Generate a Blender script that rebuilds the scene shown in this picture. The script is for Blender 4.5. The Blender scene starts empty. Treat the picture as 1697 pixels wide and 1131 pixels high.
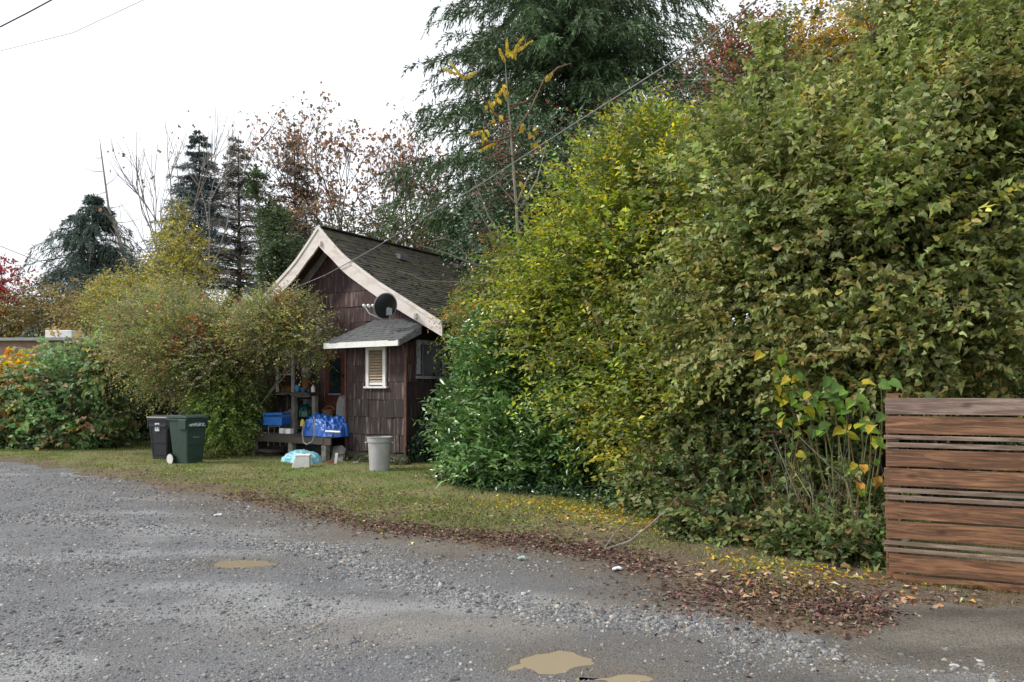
import bpy, bmesh, math
import numpy as np
from mathutils import Vector, Matrix
R = math.radians
scene = bpy.context.scene
C = scene.collection
# ------------------------------------------------------------------ camera, sky, sun, exposure
F, CX, HZ, EYE = 1200.0, 848.5, 645.0, 1.70      # focal length in photo pixels, centre column, horizon row, eye height
cam = bpy.data.cameras.new('camera'); camo = bpy.data.objects.new('camera', cam); C.objects.link(camo)
cam.sensor_width = 36.0; cam.lens = 36.0 * F / 1697.0
cam.shift_y = (HZ - 565.5) / 1697.0
camo.location = (0, 0, EYE); camo.rotation_euler = (R(90), 0, 0)
cam.clip_end = 2000; scene.camera = camo
SUN_EL, SUN_AZ = 40.0, -94.0     # azimuth clockwise from +Y: light comes from the left, a little behind the trees' front
world = bpy.data.worlds.new('World'); scene.world = world; world.use_nodes = True
wn, wl = world.node_tree.nodes, world.node_tree.links
wn.clear()
sky = wn.new('ShaderNodeTexSky'); sky.sky_type = 'NISHITA'; sky.sun_disc = False
sky.sun_elevation = R(SUN_EL); sky.sun_rotation = R(SUN_AZ); sky.air_density = 1.0; sky.dust_density = 2.0
tc = wn.new('ShaderNodeTexCoord'); mp = wn.new('ShaderNodeMapping'); mp.inputs['Scale'].default_value = (1.0, 1.0, 3.2)
nz = wn.new('ShaderNodeTexNoise'); nz.inputs['Scale'].default_value = 2.3; nz.inputs['Detail'].default_value = 7; nz.inputs['Roughness'].default_value = .55
rp = wn.new('ShaderNodeValToRGB'); rp.color_ramp.elements[0].position = .36; rp.color_ramp.elements[0].color = (.80,)*3 + (1,)
rp.color_ramp.elements[1].position = .58; rp.color_ramp.elements[1].color = (1, 1, 1, 1)
mx = wn.new('ShaderNodeMixRGB'); mx.inputs[2].default_value = (13.0, 13.3, 13.9, 1)
bg = wn.new('ShaderNodeBackground'); bg.inputs['Strength'].default_value = .10; wo = wn.new('ShaderNodeOutputWorld')
wl.new(tc.outputs['Generated'], mp.inputs[0]); wl.new(mp.outputs[0], nz.inputs['Vector']); wl.new(nz.outputs['Fac'], rp.inputs[0])
wl.new(rp.outputs[0], mx.inputs[0]); wl.new(sky.outputs[0], mx.inputs[1]); wl.new(mx.outputs[0], bg.inputs['Color']); wl.new(bg.outputs[0], wo.inputs[0])
sun = bpy.data.lights.new('sun', 'SUN'); suno = bpy.data.objects.new('sun', sun); C.objects.link(suno)
sun.energy = 3.3; sun.angle = R(6); sun.color = (1, .95, .87)
sd_ = Vector((math.sin(R(SUN_AZ)) * math.cos(R(SUN_EL)), math.cos(R(SUN_AZ)) * math.cos(R(SUN_EL)), math.sin(R(SUN_EL))))
suno.rotation_euler = sd_.to_track_quat('Z', 'Y').to_euler(); suno.location = (-20, -5, 30)
vs = scene.view_settings; vs.view_transform = 'Standard'; vs.look = 'None'; vs.exposure = 0.0; vs.gamma = 1; vs.use_curve_mapping = False
scene.cycles.max_bounces = 6; scene.cycles.diffuse_bounces = 3; scene.cycles.transmission_bounces = 4
scene.cycles.use_denoising = True

# ------------------------------------------------------------------ helpers
def at(px, py, Y): return np.array([(px - CX) * Y / F, Y, EYE - (py - HZ) * Y / F])
def gnd(px, py):
    Y = F * EYE / (py - HZ); return np.array([(px - CX) * Y / F, Y, 0.0])
def nrm(a): return a / np.maximum(np.linalg.norm(a, axis=-1, keepdims=True), 1e-9)
def tag(o, label=None, cat=None, group=None, kind=None):
    for k, v in (('label', label), ('category', cat), ('group', group), ('kind', kind)):
        if v: o[k] = v
    return o
def empty(name, loc=(0, 0, 0), rz=0.0, **kw):
    o = bpy.data.objects.new(name, None); C.objects.link(o); o.location = loc; o.rotation_euler = (0, 0, rz); o.empty_display_size = .2
    return tag(o, **kw)
def mesh_np(name, V, T, mat, parent=None, col=None, quads=False, smooth=False):
    me = bpy.data.meshes.new(name); n = 4 if quads else 3
    V = np.asarray(V, np.float32); T = np.asarray(T, np.int32)
    me.vertices.add(len(V)); me.vertices.foreach_set('co', V.ravel())
    me.loops.add(T.size); me.loops.foreach_set('vertex_index', T.ravel())
    me.polygons.add(len(T)); me.polygons.foreach_set('loop_start', np.arange(0, T.size, n, dtype=np.int32))
    try: me.polygons.foreach_set('loop_total', np.full(len(T), n, np.int32))
    except Exception: pass
    if smooth: me.polygons.foreach_set('use_smooth', np.ones(len(T), bool))
    if col is not None:
        a = me.color_attributes.new('Col', 'FLOAT_COLOR', 'POINT'); c4 = np.ones((len(V), 4), np.float32); c4[:, :3] = col; a.data.foreach_set('color', c4.ravel())
    me.update(calc_edges=True); me.materials.append(mat)
    o = bpy.data.objects.new(name, me); C.objects.link(o)
    if parent: o.parent = parent
    return o
class MB:
    def __init__(s): s.bm = bmesh.new()
    def box(s, c, d, rot=None):
        r = bmesh.ops.create_cube(s.bm, size=1.0); M = Matrix.Translation(Vector(c)) @ (rot.to_4x4() if rot else Matrix.Identity(4)) @ Matrix.Diagonal((*d, 1))
        bmesh.ops.transform(s.bm, matrix=M, verts=r['verts']); return s
    def poly(s, pts, ext):   # prism: polygon pts extruded by the vector ext
        a = [s.bm.verts.new(Vector(p)) for p in pts]; b = [s.bm.verts.new(Vector(p) + Vector(ext)) for p in pts]; n = len(pts)
        s.bm.faces.new(a); s.bm.faces.new(b[::-1])
        for i in range(n): s.bm.faces.new((a[i], b[i], b[(i+1) % n], a[(i+1) % n]))
        return s
    def tube(s, pts, rad, sides=6, cap=True):
        pts = [Vector(p) for p in pts]; rad = [rad]*len(pts) if isinstance(rad, (int, float)) else rad; rings = []; up = Vector((.13, .21, .97))
        for i, p in enumerate(pts):
            d = (pts[min(i+1, len(pts)-1)] - pts[max(i-1, 0)]).normalized(); a = d.cross(up)
            if a.length < .05: a = d.cross(Vector((1, 0, 0)))
            a.normalize(); b = d.cross(a)
            rings.append([s.bm.verts.new(p + (a*math.cos(t*2*math.pi/sides) + b*math.sin(t*2*math.pi/sides))*rad[i]) for t in range(sides)])
        for q, w in zip(rings, rings[1:]):
            for t in range(sides): s.bm.faces.new((q[t], q[(t+1) % sides], w[(t+1) % sides], w[t]))
        if cap: s.bm.faces.new(rings[0][::-1]); s.bm.faces.new(rings[-1])
        return s
    def lathe(s, prof, sides=24, c=(0, 0, 0)):
        rings = [[s.bm.verts.new((c[0] + r*math.cos(t*2*math.pi/sides), c[1] + r*math.sin(t*2*math.pi/sides), c[2] + z)) for t in range(sides)] for r, z in prof]
        for q, w in zip(rings, rings[1:]):
            for t in range(sides): s.bm.faces.new((q[t], q[(t+1) % sides], w[(t+1) % sides], w[t]))
        s.bm.faces.new(rings[0][::-1]); s.bm.faces.new(rings[-1]); return s
    def build(s, name, mat, parent=None, bevel=0, smooth=False, **kw):
        bmesh.ops.recalc_face_normals(s.bm, faces=s.bm.faces)
        if bevel: bmesh.ops.bevel(s.bm, geom=list(s.bm.edges), offset=bevel, segments=2, affect='EDGES', profile=.6)
        me = bpy.data.meshes.new(name); s.bm.to_mesh(me); s.bm.free(); me.materials.append(mat)
        if smooth:
            for p in me.polygons: p.use_smooth = True
        o = bpy.data.objects.new(name, me); C.objects.link(o)
        if parent: o.parent = parent
        return tag(o, **kw)
def inst(name, me, parent, loc, rot=(0, 0, 0), scl=(1, 1, 1)):
    o = bpy.data.objects.new(name, me); C.objects.link(o); o.parent = parent; o.location = loc; o.rotation_euler = rot; o.scale = scl; return o
# value noise
_rn = np.random.default_rng(5); _T = _rn.random((256, 256))
def vnoise(x, y):
    xi, yi = np.floor(x).astype(int), np.floor(y).astype(int); fx, fy = x - xi, y - yi; fx, fy = fx*fx*(3-2*fx), fy*fy*(3-2*fy)
    g = lambda a, b: _T[a % 256, b % 256]
    return (g(xi, yi)*(1-fx) + g(xi+1, yi)*fx)*(1-fy) + (g(xi, yi+1)*(1-fx) + g(xi+1, yi+1)*fx)*fy
def fbm(x, y, o=4):
    s, a, t = 0, .5, 0
    for i in range(o): s = s + a*vnoise(x*2**i + 17*i, y*2**i + 31*i); t += a; a *= .5
    return s/t
# ------------------------------------------------------------------ materials
def newmat(name):
    m = bpy.data.materials.new(name); m.use_nodes = True; nt = m.node_tree; return m, nt, nt.nodes['Principled BSDF']
def N(nt, t, **kw):
    n = nt.nodes.new(t)
    for k, v in kw.items(): n.inputs[k].default_value = v
    return n
def ramp(nt, stops):
    r = nt.nodes.new('ShaderNodeValToRGB'); e = r.color_ramp.elements
    while len(e) < len(stops): e.new(.5)
    for i, (p, c) in enumerate(stops): e[i].position = p; e[i].color = (*c, 1)
    return r
def mat(name, c1, c2=None, rough=.7, scale=8, stretch=(1, 1, 1), bump=.3, dist=.01, metal=0, spec=.4, detail=6, objrand=0.0, lo=.35, hi=.65, coord='Object'):
    m, nt, b = newmat(name); c2 = c2 or tuple(x*.7 for x in c1); L = nt.links.new
    t = nt.nodes.new('ShaderNodeTexCoord'); mp = N(nt, 'ShaderNodeMapping', Scale=stretch); L(t.outputs[coord], mp.inputs[0])
    oi = nt.nodes.new('ShaderNodeObjectInfo'); ad = nt.nodes.new('ShaderNodeVectorMath'); ad.operation = 'SCALE'; ad.inputs[3].default_value = 37.0
    cb = nt.nodes.new('ShaderNodeCombineXYZ'); [L(oi.outputs['Random'], cb.inputs[i]) for i in range(3)]; L(cb.outputs[0], ad.inputs[0])
    ad2 = nt.nodes.new('ShaderNodeVectorMath'); L(mp.outputs[0], ad2.inputs[0]); L(ad.outputs[0], ad2.inputs[1])
    n = N(nt, 'ShaderNodeTexNoise', Scale=scale, Detail=detail, Roughness=.6); L(ad2.outputs[0], n.inputs['Vector'])
    r = ramp(nt, [(lo, c1), (hi, c2)]); L(n.outputs['Fac'], r.inputs[0]); out = r.outputs[0]
    if objrand:
        hv = nt.nodes.new('ShaderNodeHueSaturation'); mr = N(nt, 'ShaderNodeMapRange', **{'To Min': 1-objrand, 'To Max': 1+objrand}); L(oi.outputs['Random'], mr.inputs[0]); L(mr.outputs[0], hv.inputs['Value']); L(out, hv.inputs['Color']); out = hv.outputs[0]
    L(out, b.inputs['Base Color']); b.inputs['Roughness'].default_value = rough; b.inputs['Metallic'].default_value = metal; b.inputs['Specular IOR Level'].default_value = spec
    if bump:
        bp = N(nt, 'ShaderNodeBump', Strength=bump, Distance=dist); L(n.outputs['Fac'], bp.inputs['Height']); L(bp.outputs[0], b.inputs['Normal'])
    return m
def leafmat(name, rough=.5, trans=.3, spec=.4):
    m, nt, b = newmat(name); L = nt.links.new; a = nt.nodes.new('ShaderNodeVertexColor'); a.layer_name = 'Col'
    L(a.outputs[0], b.inputs['Base Color']); b.inputs['Roughness'].default_value = rough; b.inputs['Specular IOR Level'].default_value = spec
    tr = nt.nodes.new('ShaderNodeBsdfTranslucent'); hs = N(nt, 'ShaderNodeHueSaturation', Value=1.2, Saturation=1.15); L(a.outputs[0], hs.inputs['Color']); L(hs.outputs[0], tr.inputs[0])
    mx = nt.nodes.new('ShaderNodeMixShader'); mx.inputs[0].default_value = trans; L(b.outputs[0], mx.inputs[1]); L(tr.outputs[0], mx.inputs[2])
    L(mx.outputs[0], nt.nodes['Material Output'].inputs[0]); return m
M_leaf = leafmat('leaf_soft', .5, .38); M_gloss = leafmat('leaf_glossy', .24, .15, .7); M_needle = leafmat('needle', .6, .1, .3); M_dry = leafmat('leaf_dry', .8, .12, .15); M_grass = leafmat('grass_blade', .6, .25, .3)
M_bark = mat('bark', (.10, .085, .07), (.045, .036, .03), .9, 14, (1, 1, .25), .6, .02)
M_palebark = mat('pale_bark', (.30, .27, .23), (.17, .145, .12), .85, 20, (1, 1, .3), .4, .01)
M_redstem = mat('reddish_stem', (.22, .12, .07), (.12, .06, .035), .7, 20, (1, 1, .3), .3, .005)
M_greenstem = mat('green_stem', (.16, .2, .07), (.2, .15, .06), .6, 9, (1, 1, .5), .2, .005)
def simple(name, c, rough=.5, metal=0, spec=.5, var=.8, scale=6): return mat(name, c, tuple(x*var for x in c), rough, scale, bump=.08, dist=.004, metal=metal, spec=spec)
# ------------------------------------------------------------------ ground, road, lawn
def poly_sd(px, py, P):      # signed distance to polygon, positive inside
    P = np.asarray(P, float); d = np.full(px.shape, 1e9); ins = np.zeros(px.shape, bool)
    for i in range(len(P)):
        a, b = P[i], P[(i+1) % len(P)]; e = b - a; wx, wy = px - a[0], py - a[1]; t = np.clip((wx*e[0] + wy*e[1])/(e@e), 0, 1)
        d = np.minimum(d, np.hypot(wx - e[0]*t, wy - e[1]*t))
        c = ((a[1] > py) != (b[1] > py)) & (px < (b[0]-a[0])*(py-a[1])/(b[1]-a[1]+1e-12) + a[0]); ins ^= c
    return np.where(ins, d, -d)
EDGE = [gnd(*p)[:2] for p in ((0, 764), (200, 795), (400, 829), (520, 858), (640, 885), (760, 898), (900, 910), (1000, 926), (1090, 948), (1150, 985), (1230, 1026), (1330, 1046), (1440, 1052), (1475, 1020), (1500, 1000), (1600, 1000), (1697, 1012), (1900, 1040))]
LAWN = [(-60, 34), (-38, 27), (-20, 20)] + [tuple(e) for e in EDGE] + [(14, 4.5), (14, 9), (14, 40), (-60, 60)]
EDGE_LINE = np.array([(-20, 20)] + [tuple(e) for e in EDGE])
DRIVE = [gnd(*p)[:2] for p in ((1380, 1075), (1450, 1035), (1465, 992), (1697, 1004), (2000, 1030), (2100, 1131), (1500, 1120))]
def grid(x0, x1, y0, y1, st):
    xs, ys = np.arange(x0, x1, st), np.arange(y0, y1, st); X, Y = np.meshgrid(xs, ys); nx, ny = len(xs), len(ys)
    i = np.arange(nx*ny).reshape(ny, nx); T = np.stack([i[:-1, :-1], i[:-1, 1:], i[1:, 1:], i[1:, :-1]], -1).reshape(-1, 4)
    return X.ravel(), Y.ravel(), T
def lawn_h(x, y):
    s = poly_sd(x, y, LAWN); return np.clip(s*.10 + (fbm(x*3, y*3) - .5)*.10, -.05, .05) + np.where(s > .5, (fbm(x*.9, y*.9) - .5)*.05, 0)
PUD = [(gnd(397, 933), .30, .17), (gnd(908, 1092), .29, .19), (gnd(1040, 1121), .17, .07)]
def road_h(x, y):
    h = (fbm(x*1.1, y*1.1) - .5)*.030 + (fbm(x*6, y*6) - .5)*.010
    for (c, rx, ry) in PUD:
        d = ((x-c[0])/rx)**2 + ((y-c[1])/ry)**2; h = h*(1-np.exp(-d*.5)) + (fbm(x*7+3, y*7) - .5)*.05*np.exp(-d*.3) - .028*np.exp(-d*.8)
    return h
# material colours of the ground, painted from noise and from where soil, gravel and clay lie
def band(x, y, pts, w):     # closeness to a polyline
    P = np.array([gnd(*p)[:2] for p in pts]); d = np.full(x.shape, 1e9)
    for a, b in zip(P, P[1:]):
        e = b-a; t = np.clip(((x-a[0])*e[0]+(y-a[1])*e[1])/(e@e), 0, 1); d = np.minimum(d, np.hypot(x-a[0]-e[0]*t, y-a[1]-e[1]*t))
    return np.exp(-(d/w)**2)
STONE_BAND = [(0, 1000), (250, 985), (520, 930), (640, 955), (760, 990), (880, 1010), (1000, 1020), (1150, 1030), (1280, 1060), (1450, 1085), (1697, 1118)]
STONE_BAND = [(-100, 850), (150, 868), (350, 885), (520, 910), (640, 950), (760, 985), (880, 1010), (1000, 1022), (1150, 1035), (1280, 1060), (1450, 1085), (1697, 1118)]
def road_col(x, y):
    n1, n2, n3 = fbm(x*.7, y*1.6), fbm(x*3+9, y*3), fbm(x*.35+40, y*.9)
    grey = np.array([.14, .143, .15]); pale = np.array([.30, .305, .31]); dirt = np.array([.115, .099, .08]); clay = np.array([.30, .25, .185])
    c = grey[None]*(.75+.5*n2[:, None])
    k = np.clip((n1-.55)*6, 0, 1)[:, None]*.6; c = c*(1-k) + pale*k
    s = poly_sd(x, y, LAWN); d = np.clip(1.15 + s*.75 + (n2-.5)*.8, 0, 1)*np.clip((x+9)*.25, 0.12, 1); d = d[:, None]; c = c*(1-d) + dirt[None]*(.8+.5*n1[:, None])*d
    q = (np.clip((n3-.52)*7, 0, 1)*np.clip((x+3)/3, 0, 1)*np.clip((6.2-y)/1, 0, 1))[:, None]*.38; c = c*(1-q) + clay*q
    wt = (np.clip((x-.2)/1.5, 0, 1)*np.clip((fbm(x*.8+7, y*2)-.3)*4, 0, 1))[:, None]*.3; c = c*(1-wt*np.array([.8, .95, 1.1]))
    b = band(x, y, STONE_BAND, .28)[:, None]*.35; c = c*(1-b) + pale*b
    for (pc, rx, ry) in PUD:
        e = np.exp(-(((x-pc[0])/(rx*1.7))**2 + ((y-pc[1])/(ry*1.9))**2))[:, None]*.8; c = c*(1-e) + np.array([.12, .098, .07])*e
    return c
def ground_mat(name, rough=.85, scale=90, bump=.6, dist=.012, contrast=.55, wet=0):
    m, nt, b = newmat(name); L = nt.links.new; a = nt.nodes.new('ShaderNodeVertexColor'); a.layer_name = 'Col'; t = nt.nodes.new('ShaderNodeTexCoord')
    v = N(nt, 'ShaderNodeTexVoronoi', Scale=scale); L(t.outputs['Object'], v.inputs['Vector']); n = N(nt, 'ShaderNodeTexNoise', Scale=scale*.35, Detail=8, Roughness=.7); L(t.outputs['Object'], n.inputs['Vector'])
    hs = nt.nodes.new('ShaderNodeHueSaturation'); mr = N(nt, 'ShaderNodeMapRange', **{'To Min': 1-contrast, 'To Max': 1+contrast}); sp = nt.nodes.new('ShaderNodeSeparateColor'); L(v.outputs['Color'], sp.inputs[0])
    ad = nt.nodes.new('ShaderNodeMath'); ad.operation = 'MULTIPLY_ADD'; L(sp.outputs[0], ad.inputs[0]); ad.inputs[1].default_value = .5
    m2 = nt.nodes.new('ShaderNodeMath'); m2.operation = 'MULTIPLY'; m2.inputs[1].default_value = .5; L(n.outputs['Fac'], m2.inputs[0]); L(m2.outputs[0], ad.inputs[2]); L(ad.outputs[0], mr.inputs[0]); L(mr.outputs[0], hs.inputs['Value']); L(a.outputs[0], hs.inputs['Color']); L(hs.outputs[0], b.inputs['Base Color'])
    bp = N(nt, 'ShaderNodeBump', Strength=bump, Distance=dist); bp.invert = True; L(v.outputs['Distance'], bp.inputs['Height']); bp2 = N(nt, 'ShaderNodeBump', Strength=bump, Distance=dist); L(n.outputs['Fac'], bp2.inputs['Height']); L(bp.outputs[0], bp2.inputs['Normal']); L(bp2.outputs[0], b.inputs['Normal'])
    b.inputs['Roughness'].default_value = rough; b.inputs['Specular IOR Level'].default_value = .35; return m
M_ground = mat('soil_and_grass', (.09, .08, .045), (.05, .07, .022), .95, 3, bump=.5, dist=.05)
g = MB(); g.box((0, 100, -.36), (900, 900, .5)); g.build('ground', M_ground, kind='structure')
x, y, T = grid(-34, 12, -3, 24, .08); s = poly_sd(x, y, LAWN); keep = (s < .6)[T].any(1); T = T[keep]
mesh_np('road', np.stack([x, y, road_h(x, y)], 1), T, ground_mat('gravel_road', .8), None, road_col(x, y), True, True)['kind'] = 'structure'
x, y, T = grid(-60, 14, 4.4, 46, .12); s = poly_sd(x, y, LAWN); T = T[(s > -.45)[T].any(1)]
def lawn_col(x, y):
    n1, n2 = fbm(x*1.2, y*1.2), fbm(x*5, y*5); s = poly_sd(x, y, LAWN)
    gr, ol, br = np.array([.12, .17, .04]), np.array([.19, .175, .075]), np.array([.13, .095, .065])
    k = np.clip((n1-.28)*3, 0, 1)[:, None]; c = gr*(1-k) + ol*k; b = np.clip(1.1 - s*1.0 + (n2-.5)*2 + np.clip((x-.0)*.35, 0, 1.2), 0, 1)[:, None]; c = c*(1-b) + br*b
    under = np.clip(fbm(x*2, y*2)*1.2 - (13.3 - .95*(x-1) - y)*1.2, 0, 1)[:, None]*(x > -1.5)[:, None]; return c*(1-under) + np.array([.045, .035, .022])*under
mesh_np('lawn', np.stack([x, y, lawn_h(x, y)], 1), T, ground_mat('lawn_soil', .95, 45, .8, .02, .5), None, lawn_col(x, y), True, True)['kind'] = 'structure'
x, y, T = grid(1.9, 9, 3.4, 7.3, .06); s = poly_sd(x, y, DRIVE); T = T[(s > -.3)[T].any(1)]
dh = np.clip(s*.05 + (fbm(x*5, y*5)-.5)*.035 - .008, -.05, .012) + (fbm(x*2, y*2)-.5)*.008
dc = np.array([.125, .112, .094])[None]*(.35 + 1.2*fbm(x*1.8+5, y*3.5))[:, None]
mesh_np('driveway', np.stack([x, y, dh + .008], 1), T, ground_mat('driveway_surface', .8, 110, .6, .008, .8), None, dc, True, True)['kind'] = 'structure'
M_mud, nt, bs = newmat('muddy_water'); bs.inputs['Base Color'].default_value = (.29, .24, .165, 1); bs.inputs['Roughness'].default_value = .07; bs.inputs['Specular IOR Level'].default_value = .35
for (c, rx, ry) in PUD:
    p = MB(); p.bm.faces.new([p.bm.verts.new((c[0]+rx*1.7*math.cos(a*math.pi/12), c[1]+ry*1.8*math.sin(a*math.pi/12), -.0155)) for a in range(24)]); p.build('puddle', M_mud, kind='structure')
# gravel stones: every stone a small solid, scattered with geometry nodes
rg = np.random.default_rng(11)
def scatter(n, x0, x1, y0, y1, dens):
    x, y = rg.uniform(x0, x1, n), rg.uniform(y0, y1, n); k = rg.random(n) < dens(x, y); return x[k], y[k]
def road_dens(x, y):
    s = poly_sd(x, y, LAWN); b = band(x, y, STONE_BAND, .30); n = fbm(x*1.3, y*1.3); d = np.clip((n-.48)*3, .05, .5)
    d = np.where(x < -1 - (y-4)*.1, d*1.15 + .18, d); d = np.maximum(d, b*.95) * np.clip(-s*2.5, .05, 1)
    for (c, rx, ry) in PUD: d = d*np.where(((x-c[0])/(rx*.95))**2 + ((y-c[1])/(ry*.95))**2 < 1, .02, 1)
    return np.where(poly_sd(x, y, DRIVE) > -.05, np.maximum(d*.4, .09), d) * np.where(s > .15, 0, 1)
gx, gy = scatter(230000, -7, 5, 3.4, 8, road_dens); gx2, gy2 = scatter(190000, -15, 2, 8, 16.5, road_dens)
hx = np.concatenate([gx, gx2]); hy = np.concatenate([gy, gy2]); kk = np.abs(hx) < hy*.78 + .4; hx, hy = hx[kk], hy[kk]
hs = rg.lognormal(0, .5, len(hx))*.0054*(1 + .55*band(hx, hy, STONE_BAND, .3))*np.where(hy > 9, 1.35, 1); hs = np.clip(hs, .004, .028)
gm = bpy.data.meshes.new('gravel'); gm.vertices.add(len(hx)); gm.vertices.foreach_set('co', np.stack([hx, hy, road_h(hx, hy)+hs*.02], 1).astype(np.float32).ravel())
sc3 = (hs[:, None]*rg.uniform(.6, 1.35, (len(hx), 3))).astype(np.float32); sc3[:, 2] *= .75
a = gm.attributes.new('scl', 'FLOAT_VECTOR', 'POINT'); a.data.foreach_set('vector', sc3.ravel()); a = gm.attributes.new('rot', 'FLOAT_VECTOR', 'POINT'); a.data.foreach_set('vector', rg.uniform(-.5, .5, (len(hx), 3)).astype(np.float32).ravel()*np.tile([1, 1, 12], len(hx)).astype(np.float32))
def stone_mat():
    m, nt, b = newmat('gravel_stone'); L = nt.links.new; oi = nt.nodes.new('ShaderNodeObjectInfo')
    r = ramp(nt, [(0, (.07, .07, .072)), (.3, (.12, .123, .13)), (.62, (.19, .195, .20)), (.85, (.28, .28, .27)), (.95, (.30, .25, .19)), (1, (.52, .51, .49))]); L(oi.outputs['Random'], r.inputs[0]); L(r.outputs[0], b.inputs['Base Color']); b.inputs['Roughness'].default_value = .75; return m
M_stone = stone_mat()
def gn_instance(me, name, matr, radius, shape='ICO'):
    o = bpy.data.objects.new(name, me); C.objects.link(o); ng = bpy.data.node_groups.new(name, 'GeometryNodeTree')
    ng.interface.new_socket('Geometry', in_out='INPUT', socket_type='NodeSocketGeometry'); ng.interface.new_socket('Geometry', in_out='OUTPUT', socket_type='NodeSocketGeometry')
    gi, go = ng.nodes.new('NodeGroupInput'), ng.nodes.new('NodeGroupOutput'); ip = ng.nodes.new('GeometryNodeInstanceOnPoints'); ic = ng.nodes.new('GeometryNodeMeshIcoSphere'); ic.inputs['Radius'].default_value = radius; ic.inputs['Subdivisions'].default_value = 1
    mp_ = ng.nodes.new('GeometryNodeMeshToPoints'); sm = ng.nodes.new('GeometryNodeSetMaterial'); sm.inputs['Material'].default_value = matr; L = ng.links.new
    def att(nm):
        n = ng.nodes.new('GeometryNodeInputNamedAttribute'); n.data_type = 'FLOAT_VECTOR'; n.inputs['Name'].default_value = nm; return n.outputs['Attribute']
    e2r = ng.nodes.new('FunctionNodeEulerToRotation'); L(att('rot'), e2r.inputs[0])
    L(gi.outputs[0], mp_.inputs[0]); L(mp_.outputs[0], ip.inputs['Points']); L(ic.outputs['Mesh'], sm.inputs[0]); L(sm.outputs[0], ip.inputs['Instance']); L(e2r.outputs[0], ip.inputs['Rotation']); L(att('scl'), ip.inputs['Scale']); L(ip.outputs[0], go.inputs[0])
    md = o.modifiers.new(name, 'NODES'); md.node_group = ng; return o
tag(gn_instance(gm, 'gravel', M_stone, 1.0), 'loose grey gravel stones spread over the wet lane', 'gravel', kind='stuff')

# ------------------------------------------------------------------ leaf meshes
T_LANCE = (np.array([(0, 0, 0), (-.16, .42, .05), (.16, .42, .05), (0, 1, -.14), (0, .45, -.03)]), np.array([(0, 2, 4), (4, 2, 3), (0, 4, 1), (4, 3, 1)]))
T_OVAL = (np.array([(0, 0, 0), (-.27, .4, .07), (.27, .4, .07), (0, 1, -.12), (0, .5, -.03)]), np.array([(0, 2, 4), (4, 2, 3), (0, 4, 1), (4, 3, 1)]))
T_BROAD = (np.array([(0, 0, 0), (-.34, .16, .10), (-.44, .52, .16), (-.22, .84, .05), (0, 1, -.18), (.22, .84, -.02), (.44, .52, .20), (.34, .16, .07), (0, .5, -.07)]),
           np.array([(8, 0, 1), (8, 1, 2), (8, 2, 3), (8, 3, 4), (8, 4, 5), (8, 5, 6), (8, 6, 7), (8, 7, 0)]))
T_MAPLE = (np.array([(0, 0, 0), (-.45, .25, .1), (-.2, .5, 0), (-.3, .9, .05), (0, 1, -.1), (.3, .9, .05), (.2, .5, 0), (.45, .25, .1)]), np.array([(0, 2, 1), (0, 6, 2), (2, 4, 3), (2, 6, 4), (6, 5, 4), (0, 7, 6)]))
T_CRUMP = (np.array([(0, 0, 0), (-.38, .32, .17), (.36, .5, .12), (.06, 1, -.28), (0, .5, -.08), (-.24, .8, -.06), (.3, .15, -.05)]), np.array([(4, 0, 6), (4, 6, 2), (4, 2, 3), (4, 3, 5), (4, 5, 1), (4, 1, 0)]))
T_BLADE = (np.array([(-.5, 0, 0), (.5, 0, 0), (0, 1, 0)]), np.array([(0, 1, 2)]))
T_QUAD = (np.array([(0, 0, 0), (-.28, .45, .06), (.28, .45, .06), (0, 1, -.08)]), np.array([(0, 2, 1), (1, 2, 3)]))
def leaves(name, P, D, Nn, S, W, col, tmpl, mat, parent=None, curl=None):
    tv, tt = tmpl; D = nrm(D); B = nrm(np.cross(D, Nn)); Nn = np.cross(B, D); n = len(P); S = np.broadcast_to(S, (n,)); W = np.broadcast_to(W, (n,)); cz = np.ones(n) if curl is None else curl
    V = P[:, None] + S[:, None, None]*(tv[None, :, 1, None]*D[:, None] + (tv[None, :, 0]*W[:, None])[..., None]*B[:, None] + (tv[None, :, 2]*cz[:, None])[..., None]*Nn[:, None])
    T = (tt[None] + (np.arange(n)*len(tv))[:, None, None]).reshape(-1, 3)
    return mesh_np(name, V.reshape(-1, 3), T, mat, parent, np.repeat(col, len(tv), 0))
def pick(rng, n, cols, w=None, var=.25, patch=None):
    cols = np.array(cols); w = np.ones(len(cols)) if w is None else np.array(w, float); i = rng.choice(len(cols), n, p=w/w.sum()); return cols[i]*np.exp(rng.normal(0, var, (n, 1)))*np.exp(rng.normal(0, .07, (n, 3)))
def unit(rng, n): return nrm(rng.normal(size=(n, 3)))
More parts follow.
